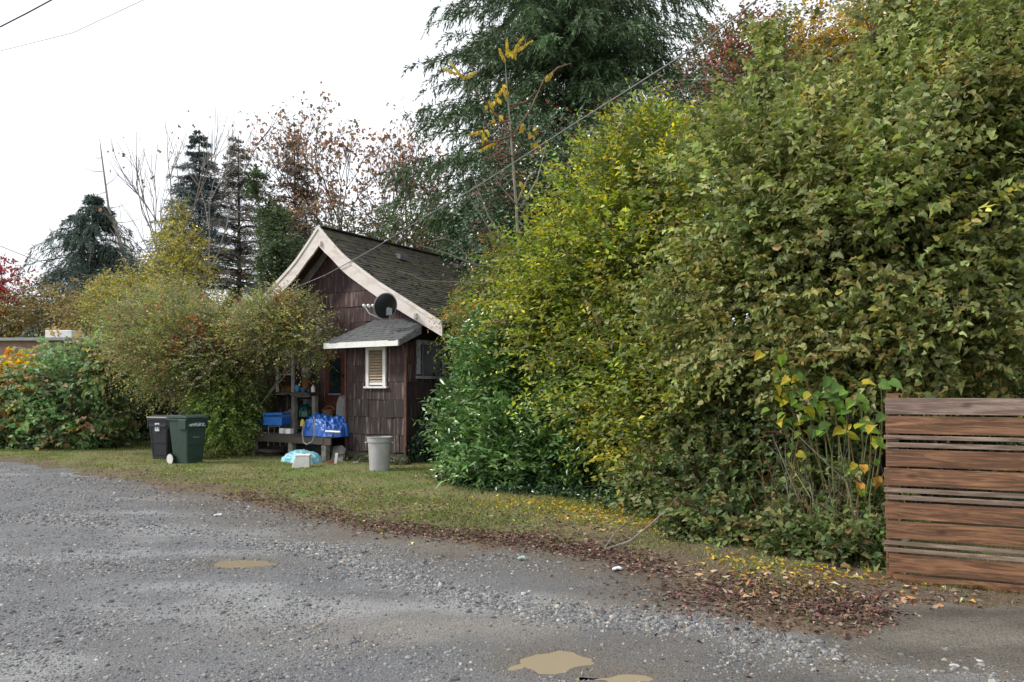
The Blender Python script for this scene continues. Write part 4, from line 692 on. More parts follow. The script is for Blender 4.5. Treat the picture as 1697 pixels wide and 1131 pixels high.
# the broken branch lying on the verge
fb = empty('fallen_branch', (1.1, 7.3, 0), label='broken bare branch lying on the verge with raised tip', cat='branch')
pp = lambda *q: at(*q) - g([1.1, 7.3, 0]); m = MB(); m.tube([pp(1001, 912, 7.55), pp(1045, 897, 7.7), pp(1080, 868, 8.0), pp(1105, 845, 8.2), pp(1122, 824, 8.3)], [.014, .013, .012, .010, .006], 7); m.build('limb', M_palebark, fb)
m = MB(); m.tube([pp(1001, 910, 7.55), pp(1020, 882, 7.9), pp(1053, 852, 8.3)], [.008, .007, .004], 6); m.build('twig', M_palebark, fb)
m = MB(); m.tube([pp(1116, 836, 8.25), pp(1150, 845, 8.1), pp(1190, 862, 8.0), pp(1215, 880, 7.9)], [.009, .008, .006, .003], 6); m.build('twig', M_palebark, fb)
m = MB(); m.tube([pp(1134, 841, 8.2), pp(1137, 862, 8.0), pp(1143, 870, 8.0)], [.006, .005, .003], 5); m.build('twig', M_palebark, fb)
o = MB().tube([at(1120, 866, 8.0), at(1165, 875, 7.9), at(1205, 888, 7.8)], [.011, .010, .005], 6).build('stick', M_redstem, None, label='reddish stick poking out of the thicket above the verge', cat='stick')
for (px, py, s, lb, cc) in ((361, 856, .05, 'scrap of white paper on the gravel near the grass edge', (.75, .76, .78)), (1022, 946, .045, 'white litter scrap at the edge of the verge', (.7, .72, .74)), (864, 928, .04, 'pale green litter scrap on the packed dirt', (.4, .5, .47))):
    p = gnd(px, py); m = MB(); m.poly([(-s, -s*.4, 0), (-s*.2, -s*.7, .01), (s, -s*.3, .004), (s*.7, s*.5, .012), (-s*.5, s*.6, .003)], (0, .004, .012)); o = m.build('litter', simple('paper', cc), None, label=lb, cat='litter'); o.location = (p[0], p[1], .012)

# ------------------------------------------------------------------ low cover: ivy, grass, fallen leaves
def on_ground(x, y): return np.maximum(lawn_h(x, y), road_h(x, y))
rv = np.random.default_rng(55)
def along(rng, n, pts, sig):
    P = np.array([gnd(*p)[:2] for p in pts]); i = rng.integers(0, len(P)-1, n); t = rng.random(n)[:, None]; q = P[i]*(1-t) + P[i+1]*t; q += rng.normal(size=(n, 2))*sig; return q[:, 0], q[:, 1]
n = 9000; x, y = along(rv, n, [(760, 800), (850, 815), (950, 822), (1040, 832), (1110, 850)], .28); z = lawn_h(x, y) + np.abs(rv.normal(0, .07, n))*np.clip((y-10)*.4, .25, 1)+.02
o = leaves('ground_ivy', np.stack([x, y, z], 1), rv.normal(size=(n, 3))*g([1, 1, .35]), g([0, -.3, 1]) + rv.normal(size=(n, 3))*.4, .055*rv.uniform(.6, 1.3, n), 1, pick(rv, n, [(.03, .065, .03), (.05, .10, .04), (.08, .13, .06)]), T_BROAD, M_gloss); tag(o, 'dark ground ivy creeping along the foot of the laurel', 'ivy', kind='stuff')
n = 7000; q = rv.random(n); uu = .03 + np.abs(rv.normal(0, .03, n)); vv = rv.uniform(.05, 2.6, n); zz = rv.uniform(0, 1, n)**1.2*(.55 + 1.4*np.clip(vv-.1, 0, 1)*np.clip(.6+.7*fbm(vv*3, vv*2), 0, 1.3)); P = np.stack([*Wa(uu, vv), zz], 1)
o = leaves('wall_ivy', P, g([.2, -.3, -1]) + rv.normal(size=(n, 3))*.6, g([CU, SU, .3]) + rv.normal(size=(n, 3))*.35, .075*rv.uniform(.6, 1.3, n), 1, pick(rv, n, [(.02, .045, .02), (.035, .07, .03), (.06, .1, .045)]), T_BROAD, M_gloss); tag(o, 'dark ivy climbing the cottage side wall below the window', 'ivy', kind='stuff')
n = 1800; uu = rv.uniform(-1.9, .2, n); vv = -.05 - np.abs(rv.normal(0, .15, n)); P = np.stack([*Wa(uu, vv), np.abs(rv.normal(0, .10, n))*1.0 + .02], 1)
o = leaves('foundation_weeds', P, rv.normal(size=(n, 3))*g([1, 1, .6]) + g([0, 0, .5]), rv.normal(size=(n, 3)) + g([0, -.3, .6]), .06*rv.uniform(.6, 1.3, n), .8, pick(rv, n, [(.05, .08, .03), (.09, .11, .045), (.13, .09, .05)]), T_QUAD, M_leaf); tag(o, 'weeds and ivy bits along the base of the lean-to', 'weeds', kind='stuff')
# grass
def grass(n, x0, x1, y0, y1, h, seed):
    r = np.random.default_rng(seed); x, y = r.uniform(x0, x1, n), r.uniform(y0, y1, n); s = poly_sd(x, y, LAWN); dn = fbm(x*2, y*2)*.9 + fbm(x*7, y*7)*.5; keep = (s > -.05) & (r.random(n) < np.clip((s+.05)*1.3, .10, 1)*np.clip((dn-.55)*2.6, .05, 1)); under = (x > -1.2) & (y > 13.0 - 1.05*(x-.3)); keep &= ~under
    x, y, s = x[keep], y[keep], s[keep]; k = len(x); P = np.stack([x, y, lawn_h(x, y)-.004], 1); D = g([0, 0, 1.0]) + r.normal(size=(k, 3))*g([.45, .45, .1]); hh = h*r.uniform(.4, 1.3, k)*(.6+.7*fbm(x*1.5, y*1.5))
    c = pick(r, k, [(.15, .22, .045), (.21, .26, .06), (.28, .25, .13), (.11, .16, .04)], [2.2, 2.5, 2.6, 1.4], .2); return P, D, r.normal(size=(k, 3))*g([1, 1, .1]), hh, np.clip(.014/hh, .08, .5), c
parts = [grass(90000, -4, 5.5, 5, 11, .035, 1), grass(330000, -17, 2, 9, 24, .05, 2)]
P, D, Nn, S, Wd, c = [np.concatenate(q) for q in zip(*parts)]
tag(leaves('grass', P, D, Nn, S, Wd, c, T_BLADE, M_grass), 'short patchy grass on the verge', 'grass', kind='stuff')
# fallen leaves
def litter(name, label, x, y, size, cols, seed, w=None, mt=M_dry, lift=.012):
    r = np.random.default_rng(seed); n = len(x); z = on_ground(x, y) + r.uniform(.002, lift, n); return tag(leaves(name, np.stack([x, y, z], 1), r.normal(size=(n, 3))*g([1, 1, .22]), g([0, 0, 1]) + r.normal(size=(n, 3))*.4, size*r.uniform(.55, 1.25, n), .9, pick(r, n, cols, w, .3), T_OVAL, mt, None, r.normal(1, 1.2, n)), label, 'fallen leaves', kind='stuff')
r = np.random.default_rng(71); x1, y1 = along(r, 5500, [(380, 820), (520, 850), (640, 878), (760, 890), (900, 903), (1000, 918), (1100, 950)], .16)
x2, y2 = along(r, 3400, [(1120, 985), (1250, 1000), (1350, 1015), (1440, 1015), (1380, 990), (1200, 975)], .27); x3, y3 = along(r, 5500, [(200, 783), (400, 800), (560, 830), (700, 855), (850, 870), (1000, 895)], .75); x4, y4 = along(r, 700, [(1100, 960), (1300, 1040), (1500, 1000), (1697, 1030)], .5)
litter('brown_fallen_leaves', 'red brown fallen leaves along the edge of the lane', np.concatenate([x1, x2, x3, x4]), np.concatenate([y1, y2, y3, y4]), .05, [(.14, .075, .062), (.10, .055, .05), (.18, .11, .08), (.27, .20, .15), (.08, .05, .045)], 72)
x1, y1 = along(r, 1500, [(830, 840), (950, 848), (1050, 862), (1120, 885)], .42); x2, y2 = along(r, 260, [(1150, 925), (1300, 955), (1450, 970)], .25); x3, y3 = along(r, 160, [(300, 780), (600, 830), (900, 880)], .7)
litter('yellow_fallen_leaves', 'yellow fallen leaves on the grass below the yellowing shrub', np.concatenate([x1, x2, x3]), np.concatenate([y1, y2, y3]), .06, [(.55, .42, .05), (.45, .32, .04), (.55, .48, .15), (.40, .22, .06)], 73, [3, 2, 1.5, 1], M_leaf, .03)
x1, y1 = along(r, 170, [(1150, 960), (1300, 985), (1450, 985), (1600, 1000)], .28)
litter('pale_fallen_leaves', 'large pale tan curled leaves scattered before the thicket', x1, y1, .08, [(.45, .32, .2), (.5, .4, .28), (.45, .22, .07)], 74, None, M_dry, .02)
# ------------------------------------------------------------------ left: blackberry hedge, arching shrub
BLK = [(.07, .14, .05), (.11, .19, .07), (.18, .24, .13), (.30, .20, .10), (.36, .26, .06), (.24, .12, .09)]
bush(61, 'blackberry_hedge', 'long blackberry hedge with green, pink and orange leaves at the left edge', 'hedge',
     [B(-60, 690, 21.5, 90, 50, 1.2, 1.0), B(50, 680, 21.3, 80, 55, 1.2, 1.3), B(140, 655, 21.0, 70, 65, 1.2, 1.3), B(210, 605, 20.8, 45, 40, 1.0, .6), B(20, 710, 20.6, 90, 30, .8, .6), B(130, 715, 20.4, 60, 30, .8, .5), B(-150, 660, 22, 60, 80, 1.2, .5)],
     (-12.5, 21.8, 0), BLK, [3, 3, 2.4, 1.1, .5, .6], T_CRUMP, M_leaf, .13, 1.0, 620, 7, 7, bark=M_redstem, r0=.02, ntw=300, L=.5, droop=.3, up=.3, spread=.26, inner=.25, front=.2, zmin=.03, clumpvar=.3, cmix=.72)
bush(62, 'orange_creeper', 'small orange yellow leaved climber at the far left wall', 'shrub', [B(8, 618, 21.0, 26, 20, .5), B(40, 615, 21.2, 26, 16, .5), B(-30, 640, 21.8, 40, 30, .6)], (-15, 22, 0), [(.50, .27, .03), (.42, .18, .04), (.5, .36, .05)], None, T_BROAD, M_leaf, .12, 1, 60, 6, 6, L=.4, spread=.25, ntw=40)
ARC = [(.15, .18, .06), (.20, .21, .065), (.32, .29, .07), (.10, .14, .05), (.18, .15, .12), (.24, .15, .08)]
bush(63, 'arching_shrub', 'arching small-leaved yellow green shrub hanging in front of the porch', 'shrub',
     [B(300, 580, 18.6, 80, 60, 1.2, 1.3), B(385, 585, 18.2, 70, 38, 1.1, 1.1), B(345, 565, 18.5, 50, 50, 1.0, .8), B(455, 545, 17.6, 55, 26, .8, .7), B(510, 560, 17.3, 32, 26, .5, .3), B(340, 640, 18.8, 30, 50, .7, .6), B(300, 515, 19.5, 40, 26, .9, .5), B(240, 550, 19.5, 50, 50, 1.0, .7), B(475, 520, 17.8, 40, 20, .6, .4)],
     (-7.6, 18.9, 0), ARC, [2.6, 2.4, 1.3, 2.6, 2.4, .7], T_OVAL, M_leaf, .07, 1.05, 1300, 8, 8, bark=M_palebark, r0=.028, ntw=600, L=.42, droop=.12, up=.25, spread=.36, inner=.25, front=.3, zmin=.08, clumpvar=.26, tipcols=([(.40, .10, .05), (.35, .06, .05), (.30, .14, .06)], .03), cmix=.6)
bush(64, 'green_shrub', 'rounded green leaved shrub rising from the grass between bins and porch', 'shrub', [B(375, 700, 18.0, 38, 42, .8, 1.2), B(395, 650, 18.2, 26, 40, .6, .8), B(355, 655, 18.2, 30, 40, .6, .8)], (-7.2, 18.2, 0), [(.10, .17, .04), (.15, .22, .05), (.20, .24, .06), (.07, .11, .035)], None, T_OVAL, M_leaf, .085, 1.1, 260, 7, 8, ntw=120, L=.35, spread=.2, zmin=.03, clumpvar=.25)
bush(65, 'red_creeper', 'red and orange creeper leaves caught in the arching shrub', 'creeper', [B(312, 565, 17.2, 16, 18, .2, 1), B(330, 535, 17.3, 10, 12, .2, .6), B(268, 580, 17.6, 12, 12, .2, .6)], (-7.9, 17.4, 0), [(.24, .06, .035), (.17, .04, .035), (.28, .12, .04), (.10, .06, .035)], None, T_CRUMP, M_leaf, .085, 1, 13, 3, 4, ntw=14, r0=.008, L=.35, spread=.26)
# olive hedge and shrubs behind, ivy trees
OLV = [(.11, .095, .035), (.15, .13, .04), (.08, .085, .03), (.20, .12, .05)]
def fluff(seed, name, label, cat, blobs, cols, size, ncl, group=None, per=7, nl=7, L=.7, mt=M_leaf, tmpl=T_QUAD, w=None, base=None, **kw):
    b = blobs[0]; base = base or (b[0], b[1]+.2, 0); kw.setdefault('ntw', 120); kw.setdefault('front', .2)
    return bush(seed, name, label, cat, blobs, base, cols, w, tmpl, mt, size, 1.0, ncl, per, nl, group=group, L=L, spread=kw.pop('spread', .45), **kw)
fluff(71, 'russet_hedge', 'russet olive hedge behind the blackberry, left of the dark conifer', 'hedge', [B(90, 535, 31, 60, 34, 1.3), B(190, 530, 29, 60, 40, 1.3), B(30, 550, 33, 50, 24, 1.2)], OLV, .14, 420)
fluff(72, 'gold_green_shrub', 'tall gold green shrub rising behind the arching shrub', 'shrub', [B(250, 500, 24, 50, 40, 1.2), B(200, 510, 24, 30, 30, .9), B(300, 455, 25, 34, 60, .8), B(290, 510, 24, 40, 30, 1.0)], [(.17, .16, .04), (.22, .20, .045), (.12, .13, .035), (.3, .24, .05)], .11, 300, spread=.35)
fluff(73, 'ivy_clad_snag', 'olive ivy-clad trunk left of the cottage gable, thin crown', 'tree', [B(300, 400, 27, 20, 50, .6), B(285, 460, 27, 34, 34, .9)], [(.15, .15, .05), (.11, .12, .04), (.2, .17, .06)], .11, 120, spread=.3, L=.5)
fluff(74, 'holly_tree', 'dark green holly-like evergreen just left of the gable', 'tree', [B(467, 400, 24, 16, 40, .7), B(470, 450, 23, 26, 40, .8), B(450, 360, 25, 9, 22, .4, .5), B(425, 300, 26, 7, 14, .3, .2)], [(.03, .05, .022), (.045, .07, .028), (.07, .09, .035)], .12, 230, spread=.22, L=.4)
fluff(75, 'red_tree', 'crimson leaved tree at the far left edge', 'tree', [B(8, 500, 32, 26, 50, 1.2), B(-20, 520, 32, 40, 50, 1.2)], [(.20, .03, .035), (.15, .025, .03), (.26, .06, .045)], .14, 160)
fluff(76, 'olive_thicket', 'olive brown thicket behind the cottage roof ridge', 'hedge', [B(600, 395, 34, 60, 24, 1.5), B(690, 405, 33, 60, 26, 1.5), B(760, 420, 32, 50, 30, 1.5), B(820, 430, 31, 40, 40, 1.2)], [(.09, .085, .04), (.06, .07, .03), (.13, .10, .05), (.05, .06, .03)], .16, 330, spread=.6)
fluff(77, 'green_roof_shrub', 'bright green shrub poking up beside the cottage eave', 'shrub', [B(770, 540, 15.2, 26, 36, .5), B(800, 500, 15.5, 26, 40, .5), B(850, 470, 15.5, 30, 50, .7), B(820, 440, 16, 22, 40, .5, .6)], [(.12, .2, .03), (.09, .16, .03), (.16, .2, .04), (.28, .12, .04)], .085, 170, tmpl=T_LANCE, spread=.25, L=.4)
fluff(84, 'filler_hedge', 'dark filler hedge added behind the wheelie bins and arching shrub', 'hedge', [B(200, 680, 23.5, 90, 70, .8, 1), B(330, 660, 23.5, 90, 80, .8, 1), B(260, 600, 24, 90, 70, .8, 1), B(380, 640, 24.5, 40, 60, .8, .6)], [(.05, .07, .03), (.07, .09, .035)], .16, 420, inner=.5, front=.5)  # added dark foliage: closes bright sky gaps and darkens the hollow behind the bins
# dark evergreen holly mass with red berries, behind the yellow shrub
HOL = [(.025, .055, .025), (.04, .08, .035), (.06, .10, .045), (.12, .06, .05)]
fluff(78, 'berry_holly', 'dark holly with red berry clusters between sapling and big conifer', 'tree', [B(880, 300, 18, 60, 100, 1.4, 1.4), B(960, 290, 17.6, 70, 60, 1.4), B(1060, 260, 17, 70, 60, 1.3), B(830, 400, 18, 40, 60, 1.2), B(1150, 220, 16.5, 70, 60, 1.3), B(880, 430, 17.5, 60, 80, 1.2), B(1000, 420, 17, 120, 100, 1.2)], HOL, .10, 900, mt=M_gloss, w=[3, 3, 2, .8], spread=.35, tipcols=([(.22, .02, .02), (.3, .03, .02), (.12, .05, .03)], .09))
fluff(79, 'crimson_holly', 'bushy crown speckled with crimson berries below the wire', 'tree', [B(1225, 110, 19, 45, 50, 1.3), B(1190, 170, 18.5, 45, 50, 1.3), B(1250, 180, 18, 50, 60, 1.3)], [(.07, .09, .04), (.10, .10, .05), (.26, .03, .03), (.18, .08, .04)], .11, 300, w=[2.4, 2, 1, 1.4], spread=.35)
GLD = [(.36, .24, .05), (.28, .17, .05), (.20, .16, .05), (.45, .28, .05), (.13, .12, .05)]
fluff(80, 'golden_maple', 'round golden orange maple crown above the hazel', 'tree', [B(1340, 100, 24, 60, 60, 1.6), B(1400, 130, 24, 50, 50, 1.5), B(1300, 130, 24, 30, 40, 1.2)], GLD, .15, 300)
fluff(81, 'golden_poplar', 'tall yellow crown at the top right behind the hazel', 'tree', [B(1540, 40, 22, 90, 90, 2, 1.4), B(1640, 90, 21, 70, 110, 2, 1.2), B(1480, 90, 22, 60, 60, 1.6), B(1760, 80, 21, 70, 140, 2, .6)], GLD, .15, 520)
fluff(82, 'back_filler', 'dark leafy filler added behind the fence and hazel to block light', 'hedge', [B(1300, 480, 13.5, 170, 190, 1.2, 2), B(1500, 480, 12.5, 170, 190, 1.2, 2), B(1700, 480, 12, 170, 200, 1.2, 2), B(1150, 560, 14, 120, 190, 1.0, 1.4), B(1450, 300, 13, 220, 150, 1.2, 1.6), B(1300, 700, 11.5, 180, 80, .7, 1.2), B(1560, 680, 11, 150, 80, .7, 1.0), B(1130, 740, 12.5, 80, 80, .7, .7)], [(.035, .055, .02), (.05, .075, .025), (.07, .08, .03)], .15, 1300, per=7, nl=7, inner=.5, front=.5, spread=.45)  # added filler mass, leaf colour kept dark so hedge gaps read as shade
fluff(83, 'laurel_backing', 'dark filler mass added behind the laurel to block light', 'shrub', [B(900, 620, 16.2, 100, 120, .7, 1.2), B(1010, 620, 14.5, 90, 140, .7, 1.2), B(930, 500, 16, 110, 90, .8, 1.0)], [(.03, .05, .02), (.045, .07, .025)], .12, 420, inner=.5, front=.5)  # added opaque backing, keeps light from behind out of the laurel

# ------------------------------------------------------------------ conifers
def conifer(seed, name, label, Y, pxc, pytop, pybot, halfpx, cols, nb=150, tw=26, tf=9, droop=.35, needle=.13, nw=.16, rad=.18, group=None, shape=.8, thin=1.0, hang=.6, topz=None, gap=0.0, mt=None, extra=None, hmax=None):
    rng = np.random.default_rng(seed); x0 = (pxc-CX)*Y/F; Zt = topz or at(0, pytop, Y)[2]; Zb = at(0, pybot, Y)[2]; Rm = halfpx*Y/F
    root = empty(name, (x0, Y, 0), label=label, cat='tree', group=group); m = MB(); m.tube([(0, 0, 0), (.05, 0, Zt*.5), (0, 0, Zt)], [rad, rad*.6, .02], 8)
    h = Zb + (min(Zt, hmax or 99)-Zb)*(1-(1-rng.random(nb)*.995)**.72 if hmax is None else rng.random(nb)); az = rng.uniform(0, 2*math.pi, nb); fr = (Zt-h)/(Zt-Zb); Lb = Rm*np.clip(fr, .03, 1)**shape*rng.uniform(.6, 1.12, nb)*(1-gap*rng.random(nb))
    dirx, diry = np.cos(az), np.sin(az)
    def bp(i, t): r = Lb[i]*t; return np.stack([dirx[i]*r, diry[i]*r, h[i] + r*.18 - droop*Lb[i]*t**2.2], -1)
    for i in range(nb):
        if Lb[i] > .5: m.tube([tuple(bp(i, t)) for t in (0, .4, .75, 1)], [.035*Lb[i]/Rm+.012, .02, .012, .004], 4, False)
    m.build('trunk', M_bark, root)
    n = nb*tw; bi = np.repeat(np.arange(nb), tw); t = np.clip(rng.random(n)**.75, .12, 1); Pt = bp(bi, t); sg = rng.choice([-1, 1], n); tl = (.22 + .34*(1-t))*np.clip(Lb[bi], .4, 2.6)*rng.uniform(.5, 1.15, n)*.62
    Dt = np.stack([-diry[bi]*sg*.9 + dirx[bi]*.75, dirx[bi]*sg*.9 + diry[bi]*.75, np.full(n, -.05)], -1) + rng.normal(size=(n, 3))*.18; Dt = nrm(Dt)
    k = np.repeat(np.arange(n), tf); s = np.tile(np.linspace(.05, 1, tf), n); P = Pt[k] + Dt[k]*(tl[k]*s)[:, None]; P[:, 2] -= hang*tl[k]*s**1.7; keep = rng.random(len(P)) < thin; P, k, s = P[keep], k[keep], s[keep]
    nn = len(P); D = nrm(Dt[k] + np.stack([np.zeros(nn), np.zeros(nn), -hang*1.5*s], -1) + rng.normal(size=(nn, 3))*.42); c = pick(rng, nn, cols, None, .18)*np.exp(rng.normal(0, .2, nb))[bi[k]][:, None]
    leaves('foliage', P, D, rng.normal(size=(nn, 3)), needle*rng.uniform(.6, 1.3, nn), nw, c, T_QUAD, mt or M_needle, root)
    if extra:
        ec, en, es = extra; j = rng.integers(0, nn, en); leaves('clinging_leaves', P[j] + rng.normal(size=(en, 3))*.15, rng.normal(size=(en, 3)), rng.normal(size=(en, 3)), es, 1, pick(rng, en, ec), T_QUAD, M_dry, root)
    return root
CED = [(.07, .125, .055), (.10, .16, .07), (.05, .09, .045), (.13, .19, .08)]
conifer(91, 'deodar_cedar', 'huge drooping blue green conifer behind the sapling, top out of frame', 26, 945, -420, 430, 300, CED, nb=460, tw=46, tf=14, droop=.30, needle=.20, nw=.34, rad=.3, shape=.35, hang=.9, topz=26, hmax=17)
conifer(92, 'weeping_conifer', 'dark drooping conifer with broken bare leader at the left', 34, 155, 320, 530, 215, [(.075, .115, .095), (.10, .145, .115), (.05, .075, .06)], nb=210, tw=34, tf=8, droop=.42, needle=.22, nw=.24, shape=.8, hang=1.1, gap=.5)
conifer(93, 'slim_fir', 'slim fir with pointed top, needles paled bluish for haze, left one of the pair', 38, 330, 215, 480, 118, [(.11, .16, .17), (.14, .19, .18), (.08, .11, .115)], nb=210, tw=32, tf=8, droop=.2, needle=.2, nw=.25, shape=.75, hang=.35, thin=.95, gap=.3, extra=([(.35, .16, .09), (.3, .2, .1)], 300, .15), group='firs behind the cottage')  # needle colours lightened to stand in for haze over distant trees
conifer(94, 'slim_fir', 'slim fir sprinkled with rusty leaves, right one of the pair', 38, 395, 225, 480, 100, [(.13, .16, .15), (.15, .17, .14), (.2, .16, .12)], nb=190, tw=20, tf=7, droop=.15, needle=.2, nw=.25, shape=.6, hang=.3, thin=.9, gap=.3, extra=([(.35, .16, .09), (.25, .15, .1)], 700, .15), group='firs behind the cottage')  # needles paled in colour here too, in place of a haze veil
conifer(95, 'russet_fir', 'conical fir speckled reddish brown, nearest the maples', 37, 488, 215, 470, 88, [(.17, .13, .09), (.09, .065, .04), (.05, .055, .04)], nb=190, tw=20, tf=7, droop=.15, needle=.2, nw=.25, shape=.8, hang=.25, thin=.7, gap=.3, extra=([(.32, .12, .08), (.25, .13, .08)], 1300, .15), group='firs behind the cottage')
conifer(96, 'far_conifer', 'small dark conifer tip behind the crimson tree', 48, 3, 440, 520, 20, [(.03, .05, .045)], nb=50, tw=14, tf=6, shape=.8)
conifer(97, 'low_cedar_bough', 'dark low conifer right of the ridge behind the thicket', 28, 790, 330, 460, 90, CED, nb=110, tw=30, tf=8, droop=.3, needle=.19, nw=.22, shape=.35, hang=.8)

# ------------------------------------------------------------------ open deciduous trees
def grow(rng, m, p, d, ln, r, depth, tips, spread=.55, upb=.12, k=3):
    q = p + d*ln*.5 + rng.normal(0, ln*.04, 3); e = q + nrm(d + rng.normal(0, .12, 3) + g([0, 0, upb]))*ln*.5; m.tube([p, q, e], [r, r*.85, r*.7], 6 if depth > 2 else 3, False)
    tips.append((e, d, depth))
    if depth == 0: return
    for i in range(k if depth > 1 else k+1):
        nd = nrm(d*.8 + nrm(rng.normal(size=3))*spread + g([0, 0, upb])); st = e if i < 2 else p + (e-p)*rng.uniform(.45, .95); grow(rng, m, st, nd, ln*rng.uniform(.62, .86), r*.62, depth-1, tips, spread, upb, k)
def open_tree(seed, name, label, base, H, cols, nleaf, size, depth=5, r=.16, group=None, bark=None, spread=.55, first=.26, lsp=.4, lean=(0, 0), k=3, minz=0, tm=T_MAPLE):
    rng = np.random.default_rng(seed); root = empty(name, base, label=label, cat='tree', group=group); m = MB(); tips = []
    grow(rng, m, g([0., 0, 0]), nrm(g([lean[0], lean[1], 1.])), H*first, r, depth, tips, spread, .14, k); m.build('trunk', bark or M_bark, root)
    if nleaf:
        E = g([t[0] for t in tips if t[2] <= 1 and t[0][2] > minz]); j = rng.integers(0, len(E), nleaf); P = E[j] + rng.normal(size=(nleaf, 3))*lsp
        leaves('leaves', P, g([0, 0, -.6]) + rng.normal(size=(nleaf, 3))*.8, rng.normal(size=(nleaf, 3)), size*rng.uniform(.6, 1.3, nleaf), 1, pick(rng, nleaf, cols)*np.exp(rng.normal(0, .15, len(E)))[j][:, None], tm, M_leaf, root)
    return root
RUS = [(.27, .14, .10), (.30, .18, .12), (.2, .14, .09), (.34, .20, .13)]
open_tree(101, 'bigleaf_maple', 'tall sparse maple with rusty leaves over the gable peak', (*at(572, 0, 36)[:2], 0), 19.5, RUS + [(.13, .10, .05)], 2800, .17, depth=5, r=.15, group='sparse maples behind the cottage', lsp=.3)
open_tree(102, 'bigleaf_maple', 'nearly bare maple with pinkish leaf tufts right of the peak', (*at(655, 0, 37)[:2], 0), 18, RUS, 1500, .16, depth=5, r=.14, group='sparse maples behind the cottage', lsp=.3, lean=(.05, 0))
open_tree(103, 'bigleaf_maple', 'low rusty maple beside the big conifer', (*at(715, 0, 39)[:2], 0), 12.5, RUS, 900, .21, depth=5, r=.10, group='sparse maples behind the cottage', lsp=.3)
open_tree(104, 'bare_tree', 'thin bare tree left of the slim firs', (*at(292, 0, 30)[:2], 0), 12.5, RUS, 60, .16, depth=4, r=.09, spread=.38, first=.34, k=3, bark=M_palebark)
open_tree(105, 'bare_tree', 'leafless grey branches in front of the dark left conifer', (*at(190, 0, 30)[:2], 0), 7.5, RUS, 0, .2, depth=4, r=.07, spread=.6, bark=M_palebark)
# broken leader of the left conifer
pp = lambda px, py: at(px, py, 33.6)
m = MB(); m.tube([pp(212, 450), pp(205, 420), pp(192, 380), pp(180, 345), pp(174, 300), pp(168, 255), pp(165, 230)], [.10, .09, .07, .05, .04, .03, .01], 7)
for (x0, y0, x1, y1) in ((174, 308, 200, 285), (176, 318, 150, 322), (170, 285, 140, 278), (180, 345, 215, 335), (168, 262, 155, 258), (190, 370, 240, 360), (205, 410, 250, 420), (200, 400, 260, 440)): m.tube([pp(x0, y0), (pp(x0, y0)+pp(x1, y1))/2 + g([0, 0, -.08]), pp(x1, y1)], [.02, .014, .006], 4)
m.build('snag', M_palebark, None, label='dead leaning trunk spire rising from the left dark conifer', cat='tree')
# ------------------------------------------------------------------ sapling with yellow pinnate leaves
SY = 14.8; sap = empty('sapling', (*at(862, 0, SY)[:2], 0), label='slender pale sapling with a few yellow feathery leaves before the big conifer', cat='tree'); s0 = g([*at(862, 0, SY)[:2], 0]); q = lambda px, py, dy=0: at(px, py, SY+dy) - s0
m = MB(); m.tube([(0, 0, 0), q(862, 500), q(860, 430), q(856, 345), q(850, 270), q(844, 190), q(839, 130), q(837, 95)], [.045, .04, .035, .03, .025, .018, .011, .005], 7); m.build('trunk', M_palebark, sap)
br = [((850, 225), (800, 165), (770, 130)), ((848, 228), (880, 180), (902, 130)), ((902, 132), (925, 112), (947, 105)), ((858, 342), (830, 310), (810, 280)), ((862, 345), (890, 300), (905, 240)), ((905, 300), (945, 265), (962, 222)), ((862, 432), (810, 360), (775, 270)), ((860, 430), (820, 395), (780, 330)), ((860, 445), (790, 440), (750, 400)), ((862, 440), (900, 410), (890, 400)), ((855, 340), (875, 295), (890, 280)), ((750, 400), (735, 395), (715, 400)), ((843, 175), (870, 170), (890, 150)), ((845, 200), (815, 205), (800, 215)), ((847, 225), (822, 235), (790, 240)), ((850, 260), (830, 250), (812, 262)), ((790, 440), (740, 420), (690, 405)), ((860, 460), (800, 470), (700, 465)), ((700, 465), (680, 455), (660, 450))]
for a, b, c in br: m = MB(); dy = -.2 if b[0] < a[0] else .15; m.tube([q(*a), q(*b, dy), q(*c, dy*2)], [.022, .016, .007], 5); m.build('branch', M_palebark if a[1] > 300 else M_redstem, sap)
rp = np.random.default_rng(5); fr = [((838, 100), (828, 80)), ((845, 90), (882, 66)), ((850, 85), (868, 60)), ((842, 95), (840, 62)), ((770, 130), (745, 100)), ((768, 128), (790, 118)), ((760, 122), (735, 112)), ((800, 215), (778, 222)), ((822, 235), (796, 248)), ((905, 132), (915, 120)), ((862, 300), (868, 310)), ((910, 320), (945, 312))]
for a, b in fr:
    A, Bv = q(*a), q(*b); nl = 12; t = np.repeat(np.linspace(.1, 1, nl), 2); P = A + (Bv-A)*t[:, None]; D = np.tile(g([[.15, -.3, -1.0], [-.3, -.35, -.8]]), (nl, 1)) + rp.normal(size=(2*nl, 3))*.15
    leaves('pinnate_leaf', P, D, g([.4, -1, .2]) + rp.normal(size=(2*nl, 3))*.3, .09*(1.1-.6*np.abs(t-.4)), 1.1, pick(rp, 2*nl, [(.58, .42, .05), (.5, .34, .04), (.62, .5, .10)]), T_OVAL, M_leaf, sap)
for (px, py) in ((838, 150), (826, 163), (811, 176), (818, 195), (800, 225), (880, 220), (888, 238), (863, 208), (833, 145), (852, 88)):
    P = q(px, py) + rp.normal(size=(6, 3))*.05; leaves('leaflets', P, g([0, -.2, -1]) + rp.normal(size=(6, 3))*.4, g([.3, -1, .3]) + rp.normal(size=(6, 3))*.3, .14, 1, pick(rp, 6, [(.58, .42, .05), (.5, .36, .05)]), T_OVAL, M_leaf, sap)
